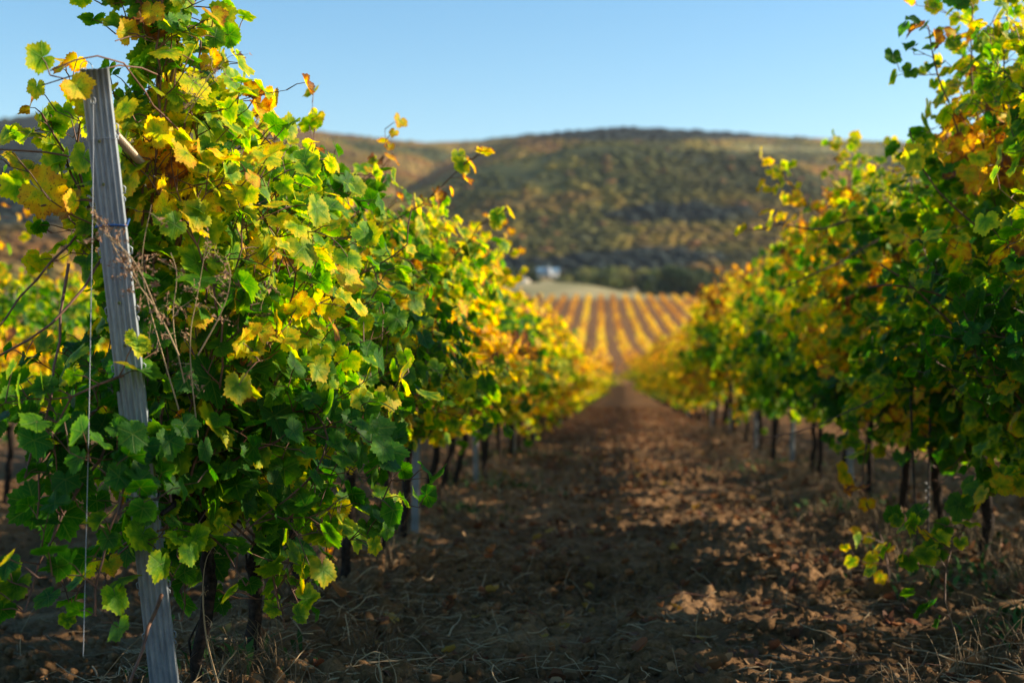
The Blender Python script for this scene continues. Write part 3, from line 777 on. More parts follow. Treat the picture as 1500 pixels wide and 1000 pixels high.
# prototypes for the rest, copied with obj.copy()
def proto(seed, age0, **kw):
    return make_vine("grapevine", seed, age0, kw.pop('detail', 'B'), **kw)
B_MID = [dict(seed=300 + i, age0=a, top=1.84, n_shoots=18, lateral=.6, leaf=.063, yel=.9, low=1, fill=70, petioles=False) for i, a in enumerate((.40, .46, .52))]
B_GRN = [dict(B_MID[0], seed=340 + i, age0=a, low=7, fill=20, n_shoots=17) for i, a in enumerate((.29, .35, .41))]
B_YEL = [dict(seed=310 + i, age0=a, top=1.86, n_shoots=17, lateral=.55, leaf=.064, yel=.9, low=7, zmin=.22, fill=60, petioles=False) for i, a in enumerate((.55, .60, .64))]
C_YEL = [dict(seed=320 + i, age0=a, top=1.8, n_shoots=12, lateral=.4, leaf=.088, yel=.6, low=7, zmin=.12, half_w=.36, trunk_h=.55, petioles=False, merge=True, step=.085, detail='C') for i, a in enumerate((.62, .67, .72))]
C_ORA = [dict(seed=330 + i, age0=a, top=1.8, n_shoots=10, lateral=.25, leaf=.105, yel=.6, low=7, zmin=.10, half_w=.38, trunk_h=.5, petioles=False, merge=True, step=.09, detail='C', thin=.8) for i, a in enumerate((.68, .74, .80))]
pool = {}
fresh = {}
rngp = np.random.default_rng(77)
def place(setname, defs, x, y, label, group, zs=1.0):
    key = setname
    if key not in pool: pool[key] = [None] * len(defs)
    k = int(rngp.integers(0, len(defs)))
    if pool[key][k] is None:
        pool[key][k] = o = proto(**dict(defs[k]))
    else:
        o = copy_tree(pool[key][k])
    o.location = (x + rngp.normal(0, .03), y, gz(x, y))
    o.rotation_euler = (0, 0, R(180) * int(rngp.integers(0, 2)) + rngp.normal(0, .05))
    s = 1 + rngp.normal(0, .035)
    o.scale = (s * (1.03 + .45 * min(1, max(0, (y - 40) / 40))), 1.0, s * zs)
    return tag(o, label, "grapevine", group)

def row(x, ys, zs, labels, group):
    for i, y in enumerate(ys):
        if group == GR and y < 19 or x > 3 and y < 9: nm, df = 'grn', B_GRN
        elif group == GR and y < 24 and rngp.random() < .6: nm, df = 'mid', B_MID
        elif y < 10.5: nm, df = 'mid', B_MID
        elif y < 17: nm, df = ('mid', B_MID) if rngp.random() < .45 else ('yel', B_YEL)
        elif y < 30: nm, df = 'yel', B_YEL
        elif y < 75: nm, df = 'cyel', C_YEL
        else: nm, df = 'cora', C_ORA
        place(nm, df, x, y, labels(i, y), group, zs * (1 - .04 * min(1, max(0, (y - 20) / 40))))

def lab_l(i, y):
    if i < 14: return f"{ORD[i + 5]} grapevine behind the tilted end post, yellow and green leaves out of focus"
    if y < 75: return "yellow blurred grapevine further down the row behind the tilted end post"
    return "small orange yellow grapevine where the end post row climbs again beyond the dip"
def grp_l(y): return GL
def lab_r(i, y):
    if i < 14: return f"{ORD[i]} grapevine beyond the tall yellow leafed spike in the tall row"
    if y < 75: return "golden blurred grapevine further down the tall row across the soil path"
    return "small orange yellow grapevine where the tall row climbs again beyond the dip"
row(LX, np.arange(7.95, 112, 1.1), 1.0, lab_l, GL)
row(RX, np.arange(10.35, 112, 1.1), 1.28, lab_r, GR)
row(L2X, np.arange(8.3, 50, 1.15), 1.0, lambda i, y: "sunlit yellow green grapevine in the next row, seen past the end post", "vines in the row beyond the end post row")
row(R2X, np.arange(1.45, 46, 1.15), 1.0, lambda i, y: "grapevine in the row glimpsed under and behind the tall row", "vines in the row behind the tall row")  # nearest ones stand out of view, added to shade the near ground

# the rest of the vineyard, too many to count
def distant_rows():
    rng = np.random.default_rng(9)
    Ps, As, Ss = [], [], []
    for k in range(-22, 18):
        x = LX + 2.98 * k
        segs = []
        if k in (0, 1): segs = [(112, 354, 22)]
        elif k in (-1,): segs = [(50, 120, 45), (120, 354, 19)]
        elif k in (2,): segs = [(46, 120, 45), (120, 354, 19)]
        elif -16 <= k <= 12: segs = [(14 + 2.4 * abs(k), 120, 26), (120, 354, 19)]
        else: segs = [(120, 354, 19)]
        tone = .80 + .12 * (rng.random() - .5) + .05 * math.sin(k * 1.7)
        for y0, y1, pm in segs:
            n = int((y1 - y0) * pm)
            y = rng.uniform(y0, y1, n)
            top = 1.55 + .25 * vnoise(y * .8, np.full(n, k * 3.3), 4) - .2 * (y > 200)
            t = rng.uniform(0, 1, n) ** .8
            bend = -.0125 * np.clip(y - 112, 0, 400)
            xx = x + bend + rng.normal(0, .30, n) * (1.1 - .4 * t)
            zz = .45 + t * (top - .4)
            keep = vnoise(y * .5 + 91, np.full(n, k * 5.1), 14) > .27
            a = tone + .34 * (fbm(y * .06 + 3, np.full(n, k * 1.3), 51, 2) - .5) + rng.normal(0, .10, n) + np.where(y < 120, -.06, .0) + np.clip((y - 200) / 900, 0, .12)
            P = np.stack([xx, y, base_z(xx, y) + zz], -1)[keep]
            Ps.append(P); As.append(a[keep]); Ss.append(np.where(y[keep] < 120, .13, .19))
    P = np.concatenate(Ps); A = np.clip(np.concatenate(As), .3, 1.0); S = np.concatenate(Ss) * rng.uniform(.7, 1.2, len(P))
    n = len(P)
    T = rng.normal(0, 1, (n, 3)) + [0, 0, -.4]; T /= np.linalg.norm(T, axis=1)[:, None]
    N = rng.normal(0, .6, (n, 3)) + [.3, 0, .5]; N -= T * (T * N).sum(1)[:, None]; N /= np.linalg.norm(N, axis=1)[:, None]
    B = np.cross(T, N)
    q = np.array([(-.8, -.1, 0), (0, -.7, .15), (.8, .1, 0), (0, 1, .15)])
    V = P[:, None] + S[:, None, None] * (q[None, :, 0:1] * B[:, None] + q[None, :, 1:2] * T[:, None] + q[None, :, 2:3] * N[:, None])
    Q = np.array([[0, 1, 2, 3]]) + (np.arange(n) * 4)[:, None]
    rnd = rng.uniform(0, 1, n)
    data = np.stack([np.repeat(A, 4), np.repeat(rnd, 4), np.full(4 * n, .5), np.ones(4 * n)], -1)
    uv = np.tile(np.array([(.25, .3, 0), (.2, .35, 0), (.3, .25, 0), (.3, .35, 0)]), (n, 1))
    me = mesh_np("distant_vine_foliage", V.reshape(-1, 3), Q, DRYLEAF, {"leafdata": ('FLOAT_COLOR', data), "leafuv": ('FLOAT_VECTOR', uv)})
    tag(link("distant_vine_foliage", me), "orange and yellow vine rows striping the slope beyond the dip", "vineyard rows", kind="stuff")
distant_rows()

# ------------------------------------------------------------------ the end post
def end_post():
    base = at(260, 1096, 3.86); top = at(137, 101, 3.26)
    base[2] -= .15
    root = empty("end_post", base)
    ax = unit(top - base); H = np.linalg.norm(top - base)
    side = unit(np.cross(np.array([0, 1, 0]), ax)); side = side if side[0] > 0 else -side
    side = unit(side * 1 + np.array([0, .20, 0])); side = unit(side - ax * (side @ ax))
    fwd = np.cross(ax, side)                      # away from camera?
    if fwd[1] < 0: fwd = -fwd
    W0, W1 = .038, .0315                        # half widths at foot and head
    # cross-section of the rolled profile: corrugated web and two folded flanges
    xs = np.linspace(-1, 1, 37)
    web = .0032 * (1 + .3 * np.sin(xs * 7)) * np.where(np.abs(xs) < .9, np.cos(xs * np.pi * 5.0), 0)
    sec = [(-1.0, .042), (-.86, .044), (-.86, .040), (-.955, .037), (-.96, .006)]
    outl = [(-.80, .036), (-.80, .033), (-.955, .032), (-1.0, .028)] + [(x, w) for x, w in zip(xs, web - .0)] + [(1.0, .028), (.955, .032), (.80, .033), (.80, .036)]
    outl = np.array(outl)
    g = Geo(); n = 28; t = np.linspace(0, 1, n)
    m = len(outl); th = .0022
    V = []
    for k in t:
        W = W0 + (W1 - W0) * k
        c = ax * H * k
        for (x, d) in outl: V.append(c + side * x * W + fwd * d)
        for (x, d) in outl: V.append(c + side * (x * W * .93) + fwd * (d + th + .001))
    V = np.array(V); q = []
    M2 = 2 * m
    for i in range(n - 1):
        a = i * M2; b = a + M2
        for j in range(m - 1):
            q.append((a + j, a + j + 1, b + j + 1, b + j))
            q.append((a + m + j + 1, a + m + j, b + m + j, b + m + j + 1))
    for a in (0, (n - 1) * M2):
        for j in range(m - 1): q.append((a + j, a + m + j, a + m + j + 1, a + j + 1))
    g.quads(V, q)
    g.build("post_profile", STEEL, root)
    dark = simple("dark_rubber", (.03, .035, .04), .6)
    green = simple("green_bolt", (.07, .12, .04), .5, c2=(.12, .10, .04), scale=200)
    def on_post(px, py):
        # where the sight line meets the post face
        d = ray(px, py); o = np.array([0, 0, 1.0]); nrm = fwd; tt = ((base - o) @ nrm) / (d @ nrm); return o + d * tt - base - fwd * .003
    # rolled wire hooks punched from the flanges
    for s in (-1, 1):
        for k in np.arange(.1, .99, .075):
            W = W0 + (W1 - W0) * k
            c = ax * H * k + side * s * (W + .0005) + fwd * .016
            h = Geo(); h.tube([c, c + side * s * .006, c + side * s * .0075 + ax * .014, c + side * s * .002 + ax * .019], [.0018] * 4, 5)
            h.tube([c - ax * .008, c - ax * .012 + side * s * .004, c - ax * .02 + side * s * .0035], [.0016] * 3, 5)
            h.build("wire_hook", STEEL, root)
    for px, py in ((146, 207), (152, 270), (175, 443), (184, 505), (141, 118)):
        c = on_post(px, py); h = Geo()
        if py == 118:
            continue
        h.tube([c, c - fwd * .004], [.0042, .0036], 10); h.build("bolt", green, root)
    # strap rings
    def ring(py, px, r, mat, name):
        c = on_post(px, py); k = (c @ ax) / H; W = W0 + (W1 - W0) * k
        cc = ax * (c @ ax); pts = []
        for a in np.linspace(0, 2 * np.pi, 25):
            x = np.clip(math.cos(a) * 1.5, -1, 1) * (W + .004); d = .021 + np.clip(math.sin(a) * 1.5, -1, 1) * .030
            pts.append(cc + side * x + fwd * d + ax * .002 * math.sin(3 * a))
        h = Geo(); h.tube(pts, r, 6, cap=False); h.build(name, mat, root)
    blue = simple("blue_tie", (.02, .07, .22), .4)
    ring(330, 160, .0028, blue, "cable_tie"); ring(672, 203, .0045, dark, "rubber_strap"); ring(203, 146, .0011, WIRE, "wire_loop"); ring(730, 210, .003, dark, "rubber_strap")
    # loop of wire over the head
    h = Geo(); c = ax * H
    a = np.linspace(0, np.pi, 14)
    h.tube([c + side * (-.018 + .014 * math.cos(q)) + fwd * .012 + ax * .017 * math.sin(q) for q in a], .001, 5); h.build("wire_loop", WIRE, root)
    # tension spring behind the post
    s0 = at(168, 196, 3.40) - base; s1 = at(208, 240, 3.62) - base
    n = 260; t = np.linspace(0, 1, n); P = s0 + (s1 - s0) * t[:, None]; d = unit(s1 - s0); u = unit(np.cross(d, [0, 0, 1])); v = np.cross(d, u)
    an = t * 2 * np.pi * 34
    P = P + (np.cos(an)[:, None] * u + np.sin(an)[:, None] * v) * .0095
    h = Geo(); h.tube(P, .0022, 5); h.build("tension_spring", simple("spring_steel", (.42, .33, .24), .45, metal=.6), root)
    return tag(root, "tilted galvanised steel end post with grooved face and side hooks", "post")
end_post()

# thin cord hanging plumb in front of the post
g = Geo()
pts = [at(139, 149, 3.26), at(137, 230, 3.24), at(134, 420, 3.24), at(130, 640, 3.25), at(126, 800, 3.27), at(122, 960, 3.30)]
pts[0][1] -= .01
g.tube(resample(np.array(pts), .04), .0011, 6)
a = np.linspace(0, 2 * np.pi, 14)
g.tube([pts[0] + np.array([math.cos(q) * .006, -.002, math.sin(q) * .008]) for q in a], .0013, 5)
co = g.build("anchor_cord", CORD)
tag(co, "thin grey anchor cord hanging straight down beside the tilted end post", "cord")

# row posts
def row_post(h):
    root = empty("row_post", (0, 0, 0))
    g = Geo(); W = .021
    sec = np.array([(-W, .03), (-W, 0), (-W * .55, -.004), (-W * .3, 0), (W * .3, 0), (W * .55, -.004), (W, 0), (W, .03)])
    V = []; m = len(sec)
    for z in (-.3, 0, h * .5, h):
        for x, d in sec: V.append((x, d, z))
        for x, d in sec: V.append((x * .9, d + .0025 * (1 if abs(x) < W else 0), z))
    q = []
    for i in range(3):
        a = i * 2 * m; b = a + 2 * m
        for j in range(m - 1): q += [(a + j, a + j + 1, b + j + 1, b + j), (a + m + j + 1, a + m + j, b + m + j, b + m + j + 1)]
    a = 3 * 2 * m
    for j in range(m - 1): q.append((a + j, a + j + 1, a + m + j + 1, a + m + j))
    g.quads(np.array(V), q); g.build("post_profile", DULL, root)
    for z in (.7, 1.1, 1.5):
        for s in (-1, 1):
            k = Geo(); k.tube([(s * W, .015, z), (s * (W + .006), .015, z), (s * (W + .007), .015, z + .014), (s * (W + .002), .015, z + .018)], .0017, 5)
            k.build("wire_hook", STEEL, root)
    return root
PST = row_post(1.75)
first = True
def add_post(x, y, label, group, lean=0.0, zs=1.0):
    global first
    o = PST if first else copy_tree(PST); first = False
    o.location = (x, y, gz(x, y)); o.rotation_euler = (lean, rngp.normal(0, .015), rngp.normal(0, .15)); o.scale = (1, 1, zs)
    tag(o, label, "post", group)
for i, y in enumerate([8.15, 11.75] + list(np.arange(16, 110, 4.4))):
    lab = ["grey steel row post beside the yellowing vine, first after the end post", "pale steel row post lit at its foot, second after the end post"][i] if i < 2 else "steel row post buried in the leaves further down the end post row"
    add_post(LX + .03, y, lab, "posts in the end post row")
for i, y in enumerate([5.55, 10.9, 14.6, 18.4] + list(np.arange(22.6, 110, 4.4))):
    lab = ["steel row post under the tallest vine by its dark trunk", "steel row post standing among the middle trunks of the tall row", "steel row post showing pale between trunks of the tall row", "small pale steel post far along the feet of the tall row"][min(i, 3)] if i < 4 else "steel row post hidden in the leaves further down the tall row"
    add_post(RX - .02, y, lab, "posts in the tall row", zs=1.15)

# trellis wires
for x, y0, gname, zs_, nm in ((LX, 3.55, "wires of the end post row", (.66, 1.12, 1.52), "end post row"), (RX, 1.5, "wires of the tall row", (.74, 1.2, 1.7), "tall row")):
    for z, what in zip(zs_, ("lowest", "middle", "upper")):
        ys = np.concatenate([np.arange(y0, 30, 1.0), np.arange(30, 112, 4.0)])
        P = np.stack([np.full(len(ys), x + .02), ys, base_z(np.full(len(ys), x), ys) + z + .006 * np.sin(ys * 1.4)], -1)
        g = Geo(); g.tube(P, .0014, 5); o = g.build("trellis_wire", WIRE)
        tag(o, f"{what} thin trellis wire stretched along the {nm}", "wire", gname)

# thin stake and twin rods by the tall row
for i, (px, y, lab) in enumerate(((1357, 7.2, "thin dark steel rod beside the trunks of the tall row, tied with wire"), (1346, 7.1, "thin dark steel rod with no wire tie, beside its tied twin"))):
    b = at(px, 780, y); b[2] = gz(b[0], y) - .1
    root = empty("steel_rod", b); g = Geo(); lean = -.02 if i else .01
    g.tube([(0, 0, 0), (lean, 0, .5), (lean * 2, 0, 1.0)], .006, 7); g.build("rod", simple("rusty_rod", (.05, .035, .03), .7, c2=(.02, .018, .018), scale=60), root)
    if i == 0:
        g = Geo(); a = np.linspace(0, 30, 60)
        g.tube([(math.cos(q) * .009 + .004, math.sin(q) * .009, .40 + q * .006) for q in a], .0016, 4); g.build("wire_tie", WIRE, root)
    tag(root, lab, "rod", "thin rods by the tall row")

# ------------------------------------------------------------------ dried weeds climbing in the hedge
def weed(loc, stems, label, seed, fluff=1.0, mat=SEED, r0=.002):
    """stems: world-space control polylines; loc the foot"""
    rng = np.random.default_rng(seed); root = empty("dried_weed", loc); loc = np.array(loc)
    for s in stems:
        fl = []
        P = resample(np.array(s) - loc, .02); g = Geo(); g.tube(P, np.linspace(r0, .0008, len(P)), 5)
        for i in range(len(P) // 3, len(P)):
            if rng.random() < .55:
                q = [P[i].copy()]; d = unit(rng.normal(0, 1, 3) + [0, 0, .3])
                for _ in range(4): d = unit(d + rng.normal(0, .35, 3)); q.append(q[-1] + d * rng.uniform(.008, .018))
                g.tube(q, [.0009, .0008, .0007, .0006, .0005], 3, cap=False)
                for w in q[1:]:
                    for _ in range(max(1, int(5 * fluff))): fl.append(w + rng.normal(0, .005, 3))
        st = g.build("stem", STRAW, root)
        C = np.array(fl); n = len(C)
        if not n: continue
        a = rng.normal(0, 1, (n, 3, 3)) * rng.uniform(.0018, .005, (n, 1, 1))
        V = C[:, None] + a
        T = np.arange(3 * n).reshape(n, 3)
        link("seed_head", mesh_np("seed_head", V.reshape(-1, 3), T, mat), st)
    tag(root, label, "dried weed", "dried weeds by the end post")
f1 = at(330, 1000, 3.5)
weed(f1, [[at(262, 520, 3.25), at(235, 460, 3.2), at(190, 400, 3.15), at(168, 365, 3.12), at(150, 325, 3.10)],
          [at(235, 470, 3.2), at(200, 380, 3.12), at(160, 350, 3.1), at(135, 320, 3.1)],
          [at(205, 420, 3.15), at(175, 350, 3.1), at(148, 345, 3.08)]], "rust brown dried weed spray crossing the upper face of the end post", 1, 1.5)
weed(at(300, 700, 3.5), [[at(290, 640, 3.5), at(275, 500, 3.4), at(290, 430, 3.35), at(300, 370, 3.3)],
          [at(270, 560, 3.45), at(250, 470, 3.35), at(262, 400, 3.3), at(250, 370, 3.3)],
          [at(290, 520, 3.4), at(330, 450, 3.35), at(340, 400, 3.3), at(330, 375, 3.3)],
          [at(262, 600, 3.45), at(215, 440, 3.3), at(205, 380, 3.25), at(222, 300, 3.22)]], "tangle of pinkish brown dried weed heads hanging before the green leaves", 2, 1.0)
weed(at(330, 640, 3.9), [[at(330, 640, 3.9), at(345, 520, 3.75), at(352, 440, 3.7), at(362, 385, 3.7)],
          [at(340, 560, 3.8), at(375, 470, 3.7), at(392, 420, 3.7), at(400, 392, 3.7)]], "thin pinkish dry weed spray against the leaves of the second vine", 7, 1.0)
weed(at(270, 300, 3.6), [[at(270, 180, 3.6), at(288, 140, 3.55), at(305, 115, 3.5), at(330, 88, 3.5)],
          [at(280, 160, 3.57), at(300, 130, 3.5), at(318, 118, 3.5)]], "feathery pale weed tip against the sky beside the tallest shoots", 3, .6, r0=.0012)
weed(at(322, 1010, 3.8), [[at(322, 1010, 3.8), at(302, 940, 3.78), at(296, 870, 3.75), at(300, 820, 3.75), at(312, 800, 3.8)]],
     "pale curved dry stalk rising beside the foot of the end post", 4, .15, mat=STRAW, r0=.0036)

# ------------------------------------------------------------------ ground litter
def in_view(x, y, pad=.1):
    u = (x * math.cos(YAW) + y * math.sin(YAW)) / (y * math.cos(YAW) - x * math.sin(YAW)); return np.abs(u) < .36 + pad

def soil_clods():
    rng = np.random.default_rng(31); n = 42000
    y = 3.2 + 14 * rng.uniform(0, 1, n) ** 1.6; x = rng.uniform(-1, 1, n) * (.47 * y) + .02 * y
    dens = fbm(x * 1.2, y * 1.2, 62, 3); k = dens + rng.uniform(-.25, .25, n) > .42; x, y = x[k], y[k]; n = len(x)
    s = .005 + .024 * rng.random(n) ** 3 + .022 * (rng.random(n) < .04)
    g5 = (1 + 5 ** .5) / 2
    iv = np.array([(-1, g5, 0), (1, g5, 0), (-1, -g5, 0), (1, -g5, 0), (0, -1, g5), (0, 1, g5), (0, -1, -g5), (0, 1, -g5), (g5, 0, -1), (g5, 0, 1), (-g5, 0, -1), (-g5, 0, 1)]) / 1.9
    it = np.array([(0, 11, 5), (0, 5, 1), (0, 1, 7), (0, 7, 10), (0, 10, 11), (1, 5, 9), (5, 11, 4), (11, 10, 2), (10, 7, 6), (7, 1, 8), (3, 9, 4), (3, 4, 2), (3, 2, 6), (3, 6, 8), (3, 8, 9), (4, 9, 5), (2, 4, 11), (6, 2, 10), (8, 6, 7), (9, 8, 1)])
    V = np.stack([x, y, ground_z(x, y)], -1)[:, None] + iv[None] * rng.uniform(.6, 1.3, (n, 12, 1)) * s[:, None, None] * rng.uniform(.6, 1.2, (n, 1, 3))
    T = it[None] + (np.arange(n) * 12)[:, None, None]
    o = link("soil_clods", mesh_np("soil_clods", V.reshape(-1, 3), T.reshape(-1, 3), SOIL))
    tag(o, "loose brown clods and crumbs of earth on the tilled ground", "soil", kind="stuff")
soil_clods()

def straw():
    rng = np.random.default_rng(32); g = Geo()
    n = 9000
    y = 3.2 + 16 * rng.uniform(0, 1, n) ** 1.7
    side = rng.random(n)
    x = np.where(side < .42, LX + rng.normal(.15, .55, n), np.where(side < .74, RX + rng.normal(-.25, .5, n), rng.uniform(-1.6, 2.2, n)))
    z = ground_z(x, y)
    V = []; Q = []; c = 0
    for i in range(n):
        L_ = rng.uniform(.03, .16) * (1 if rng.random() < .93 else 2.2); a = rng.uniform(0, np.pi); m = 6
        up = rng.uniform(0, .12) if rng.random() < .8 else rng.uniform(.3, 1.1)
        t = np.linspace(0, 1, m); bend = rng.normal(0, .2)
        px = x[i] + (np.cos(a + bend * t) * t) * L_; py = y[i] + (np.sin(a + bend * t) * t) * L_
        pz = ground_z(px, py) * .35 + z[i] * .65 + .008 + L_ * up * (t - .45 * t * t) + rng.normal(0, .002, m)
        r = rng.uniform(.0010, .0022) if rng.random() < .9 else .0035
        P = np.stack([px, py, pz], -1)
        d = np.array([-math.sin(a), math.cos(a), 0]) * r; e = np.array([0, 0, 1]) * r
        ring = np.stack([P + d, P + e, P - d], 1).reshape(-1, 3); V.append(ring)
        for k in range(m - 1):
            for j in range(3):
                j2 = (j + 1) % 3; Q.append((c + k * 3 + j, c + k * 3 + j2, c + (k + 1) * 3 + j2, c + (k + 1) * 3 + j))
        c += 3 * m
    o = link("dry_grass", mesh_np("dry_grass", np.concatenate(V), np.array(Q), STRAW))
    tag(o, "bleached straw, dead grass and prunings lying along the feet of the rows", "dry grass", kind="stuff")
straw()

def litter():
    rng = np.random.default_rng(33); n = 9000
    y = 3.4 + 46 * rng.uniform(0, 1, n) ** 1.5
    x = rng.uniform(-1.7, 2.5, n)
    k = (rng.uniform(0, 1, n) < .24 + .76 * np.clip((y - 4) / 10, 0, 1)); x, y = x[k], y[k]; n = len(x)
    tv, tt = LT['B']; m = len(tv)
    S = rng.uniform(.02, .042, n); a = rng.uniform(0, 6.28, n)
    tx = tv[None, :, 0]; ty = tv[None, :, 1]
    cu = rng.uniform(-.2, 1.2, (n, 1)); cz = cu * np.abs(tx) + rng.uniform(-.2, .7, (n, 1)) * ty ** 2 + .15 * np.sin(5 * tx + rng.uniform(0, 6, (n, 1)))
    tx = tx * (1 - .3 * np.abs(cu)); 
    tilt = rng.normal(0, .35, (n, 1))
    X = x[:, None] + S[:, None] * (tx * np.cos(a)[:, None] - ty * np.sin(a)[:, None]); Y = y[:, None] + S[:, None] * (tx * np.sin(a)[:, None] + ty * np.cos(a)[:, None])
    Z = ground_z(x, y)[:, None] + .012 + S[:, None] * (cz + tilt * ty)
    V = np.stack([X, Y, Z], -1).reshape(-1, 3); T = tt[None] + (np.arange(n) * m)[:, None, None]
    pal = np.array([(.22, .085, .04), (.30, .13, .05), (.15, .07, .04), (.33, .20, .10), (.40, .24, .05)])
    c = pal[rng.choice(5, n, p=[.3, .25, .25, .15, .05])] * rng.uniform(.7, 1.2, (n, 1))
    cc = np.repeat(np.concatenate([c, np.ones((n, 1))], 1), m, 0)
    o = link("fallen_leaves", mesh_np("fallen_leaves", V, T.reshape(-1, 3), LITTER, {"tint": ('FLOAT_COLOR', cc)}, smooth=True))
    tag(o, "curled brown and rust coloured fallen vine leaves strewn over the path", "fallen leaves", kind="stuff")
litter()

def weeds_low():
    rng = np.random.default_rng(34); V = []; T = []; c = 0; cols = []
    spots = [(-1.15, 9.6, .45, 260), (-1.0, 11.5, .5, 260), (-1.1, 13, .4, 160), (-1.35, 7.4, .25, 60), (1.55, 5.3, .25, 160), (1.5, 6.4, .3, 160), (1.6, 7.6, .35, 120), (-1.2, 4.4, .3, 70), (1.6, 10, .5, 160), (-1.1, 16, .8, 300), (1.6, 15, .9, 300)]
    for sx, sy, rr, n in spots:
        for _ in range(n):
            x = sx + rng.normal(0, rr * .5); y = sy + rng.normal(0, rr * .6); z = float(ground_z(np.array(x), np.array(y)))
            h = rng.uniform(.02, .10); a = rng.uniform(0, 6.28); w = rng.uniform(.004, .012)
            d = np.array([math.cos(a), math.sin(a), 0]); s = np.array([-d[1], d[0], 0]) * w; b = np.array([x, y, z])
            V += [b - s * .3, b + s * .3, b + d * h * .4 + [0, 0, h * .6] + s, b + d * h * .4 + [0, 0, h * .6] - s, b + d * h * .9 + [0, 0, h * .75]]
            T += [(c, c + 1, c + 2), (c, c + 2, c + 3), (c + 3, c + 2, c + 4)]; c += 5
            k = np.array([.05, .12, .03]) * rng.uniform(.6, 1.4); cols += [(*k, 1)] * 5
    o = link("ground_weeds", mesh_np("ground_weeds", np.array(V), np.array(T), LITTER, {"tint": ('FLOAT_COLOR', np.array(cols))}))
    tag(o, "low green weeds growing in tufts under the vine rows", "weeds", kind="stuff")
weeds_low()

def dead_clumps():
    rng = np.random.default_rng(35); V = []; Q = []; c = 0
    n = 210
    ys = 3.6 + 22 * rng.random(n) ** 1.3
    xs_ = np.where(rng.random(n) < .68, RX + rng.normal(-.12, .26, n), LX + rng.normal(.05, .28, n))
    for x0, y0 in zip(xs_, ys):
        zb = float(ground_z(np.array(x0), np.array(y0))); H = rng.uniform(.08, .30)
        for _ in range(rng.integers(14, 44)):
            a = rng.uniform(0, 6.28); m = 5; t = np.linspace(0, 1, m); h = H * rng.uniform(.4, 1.1); sp = rng.uniform(.1, 1.1) * h
            r = rng.uniform(.0009, .0022)
            bx = x0 + rng.normal(0, .04); by = y0 + rng.normal(0, .04)
            P = np.stack([bx + math.cos(a) * sp * t ** 1.5, by + math.sin(a) * sp * t ** 1.5, zb + h * (t - .7 * rng.random() * t * t)], -1)
            d = np.array([-math.sin(a), math.cos(a), 0]) * r; e = np.array([math.cos(a), math.sin(a), 0]) * r
            V.append(np.stack([P + d, P + e, P - d], 1).reshape(-1, 3))
            for k in range(m - 1):
                for j in range(3):
                    j2 = (j + 1) % 3; Q.append((c + k * 3 + j, c + k * 3 + j2, c + (k + 1) * 3 + j2, c + (k + 1) * 3 + j))
            c += 3 * m
    o = link("dead_grass_tufts", mesh_np("dead_grass_tufts", np.concatenate(V), np.array(Q), STRAW2))
    tag(o, "dry brown grass tufts and stems standing between the trunks", "dry grass", kind="stuff")
dead_clumps()

# long prunings on the soil
def twig(pts, lab, r=.004, mat=STRAW):
    W = []
    for px, py in pts:
        d = ray(px, py); k = None
        for y in np.arange(3.3, 20, .02):
            p = np.array([0, 0, 1.0]) + d * (y / d[1])
            if p[2] <= float(base_z(p[0], y)) + .05: k = p; break
        W.append(k)
    W = resample(np.array(W), .05); W[:, 2] = ground_z(W[:, 0], W[:, 1]) * .5 + W[:, 2] * .5 + .012
    base = W[0].copy(); g = Geo(); g.tube(W - base, np.linspace(r, r * .5, len(W)), 6)
    o = g.build("pruned_twig", mat); o.location = base
    tag(o, lab, "twig", "long twigs lying on the soil")
twig([(588, 812), (640, 826), (700, 845), (760, 872)], "pale straight twig lying across the soil at the foot of the grey row post", .006)
twig([(750, 942), (800, 925), (848, 910)], "short pale twig lying alone in the middle of the path", .0035)
twig([(950, 880), (1010, 872), (1090, 878), (1150, 887)], "thin brown twig lying level across the path", .004, CANE)
twig([(1130, 935), (1190, 965), (1270, 970), (1380, 965)], "long curved brown twig at the foot of the tall row", .0035, CANE)
twig([(560, 895), (600, 915), (640, 930)], "short straw coloured twig near the straight dark trunk", .004)
twig([(655, 935), (672, 912), (690, 900)], "stubby straw piece beside the path furrow", .004)

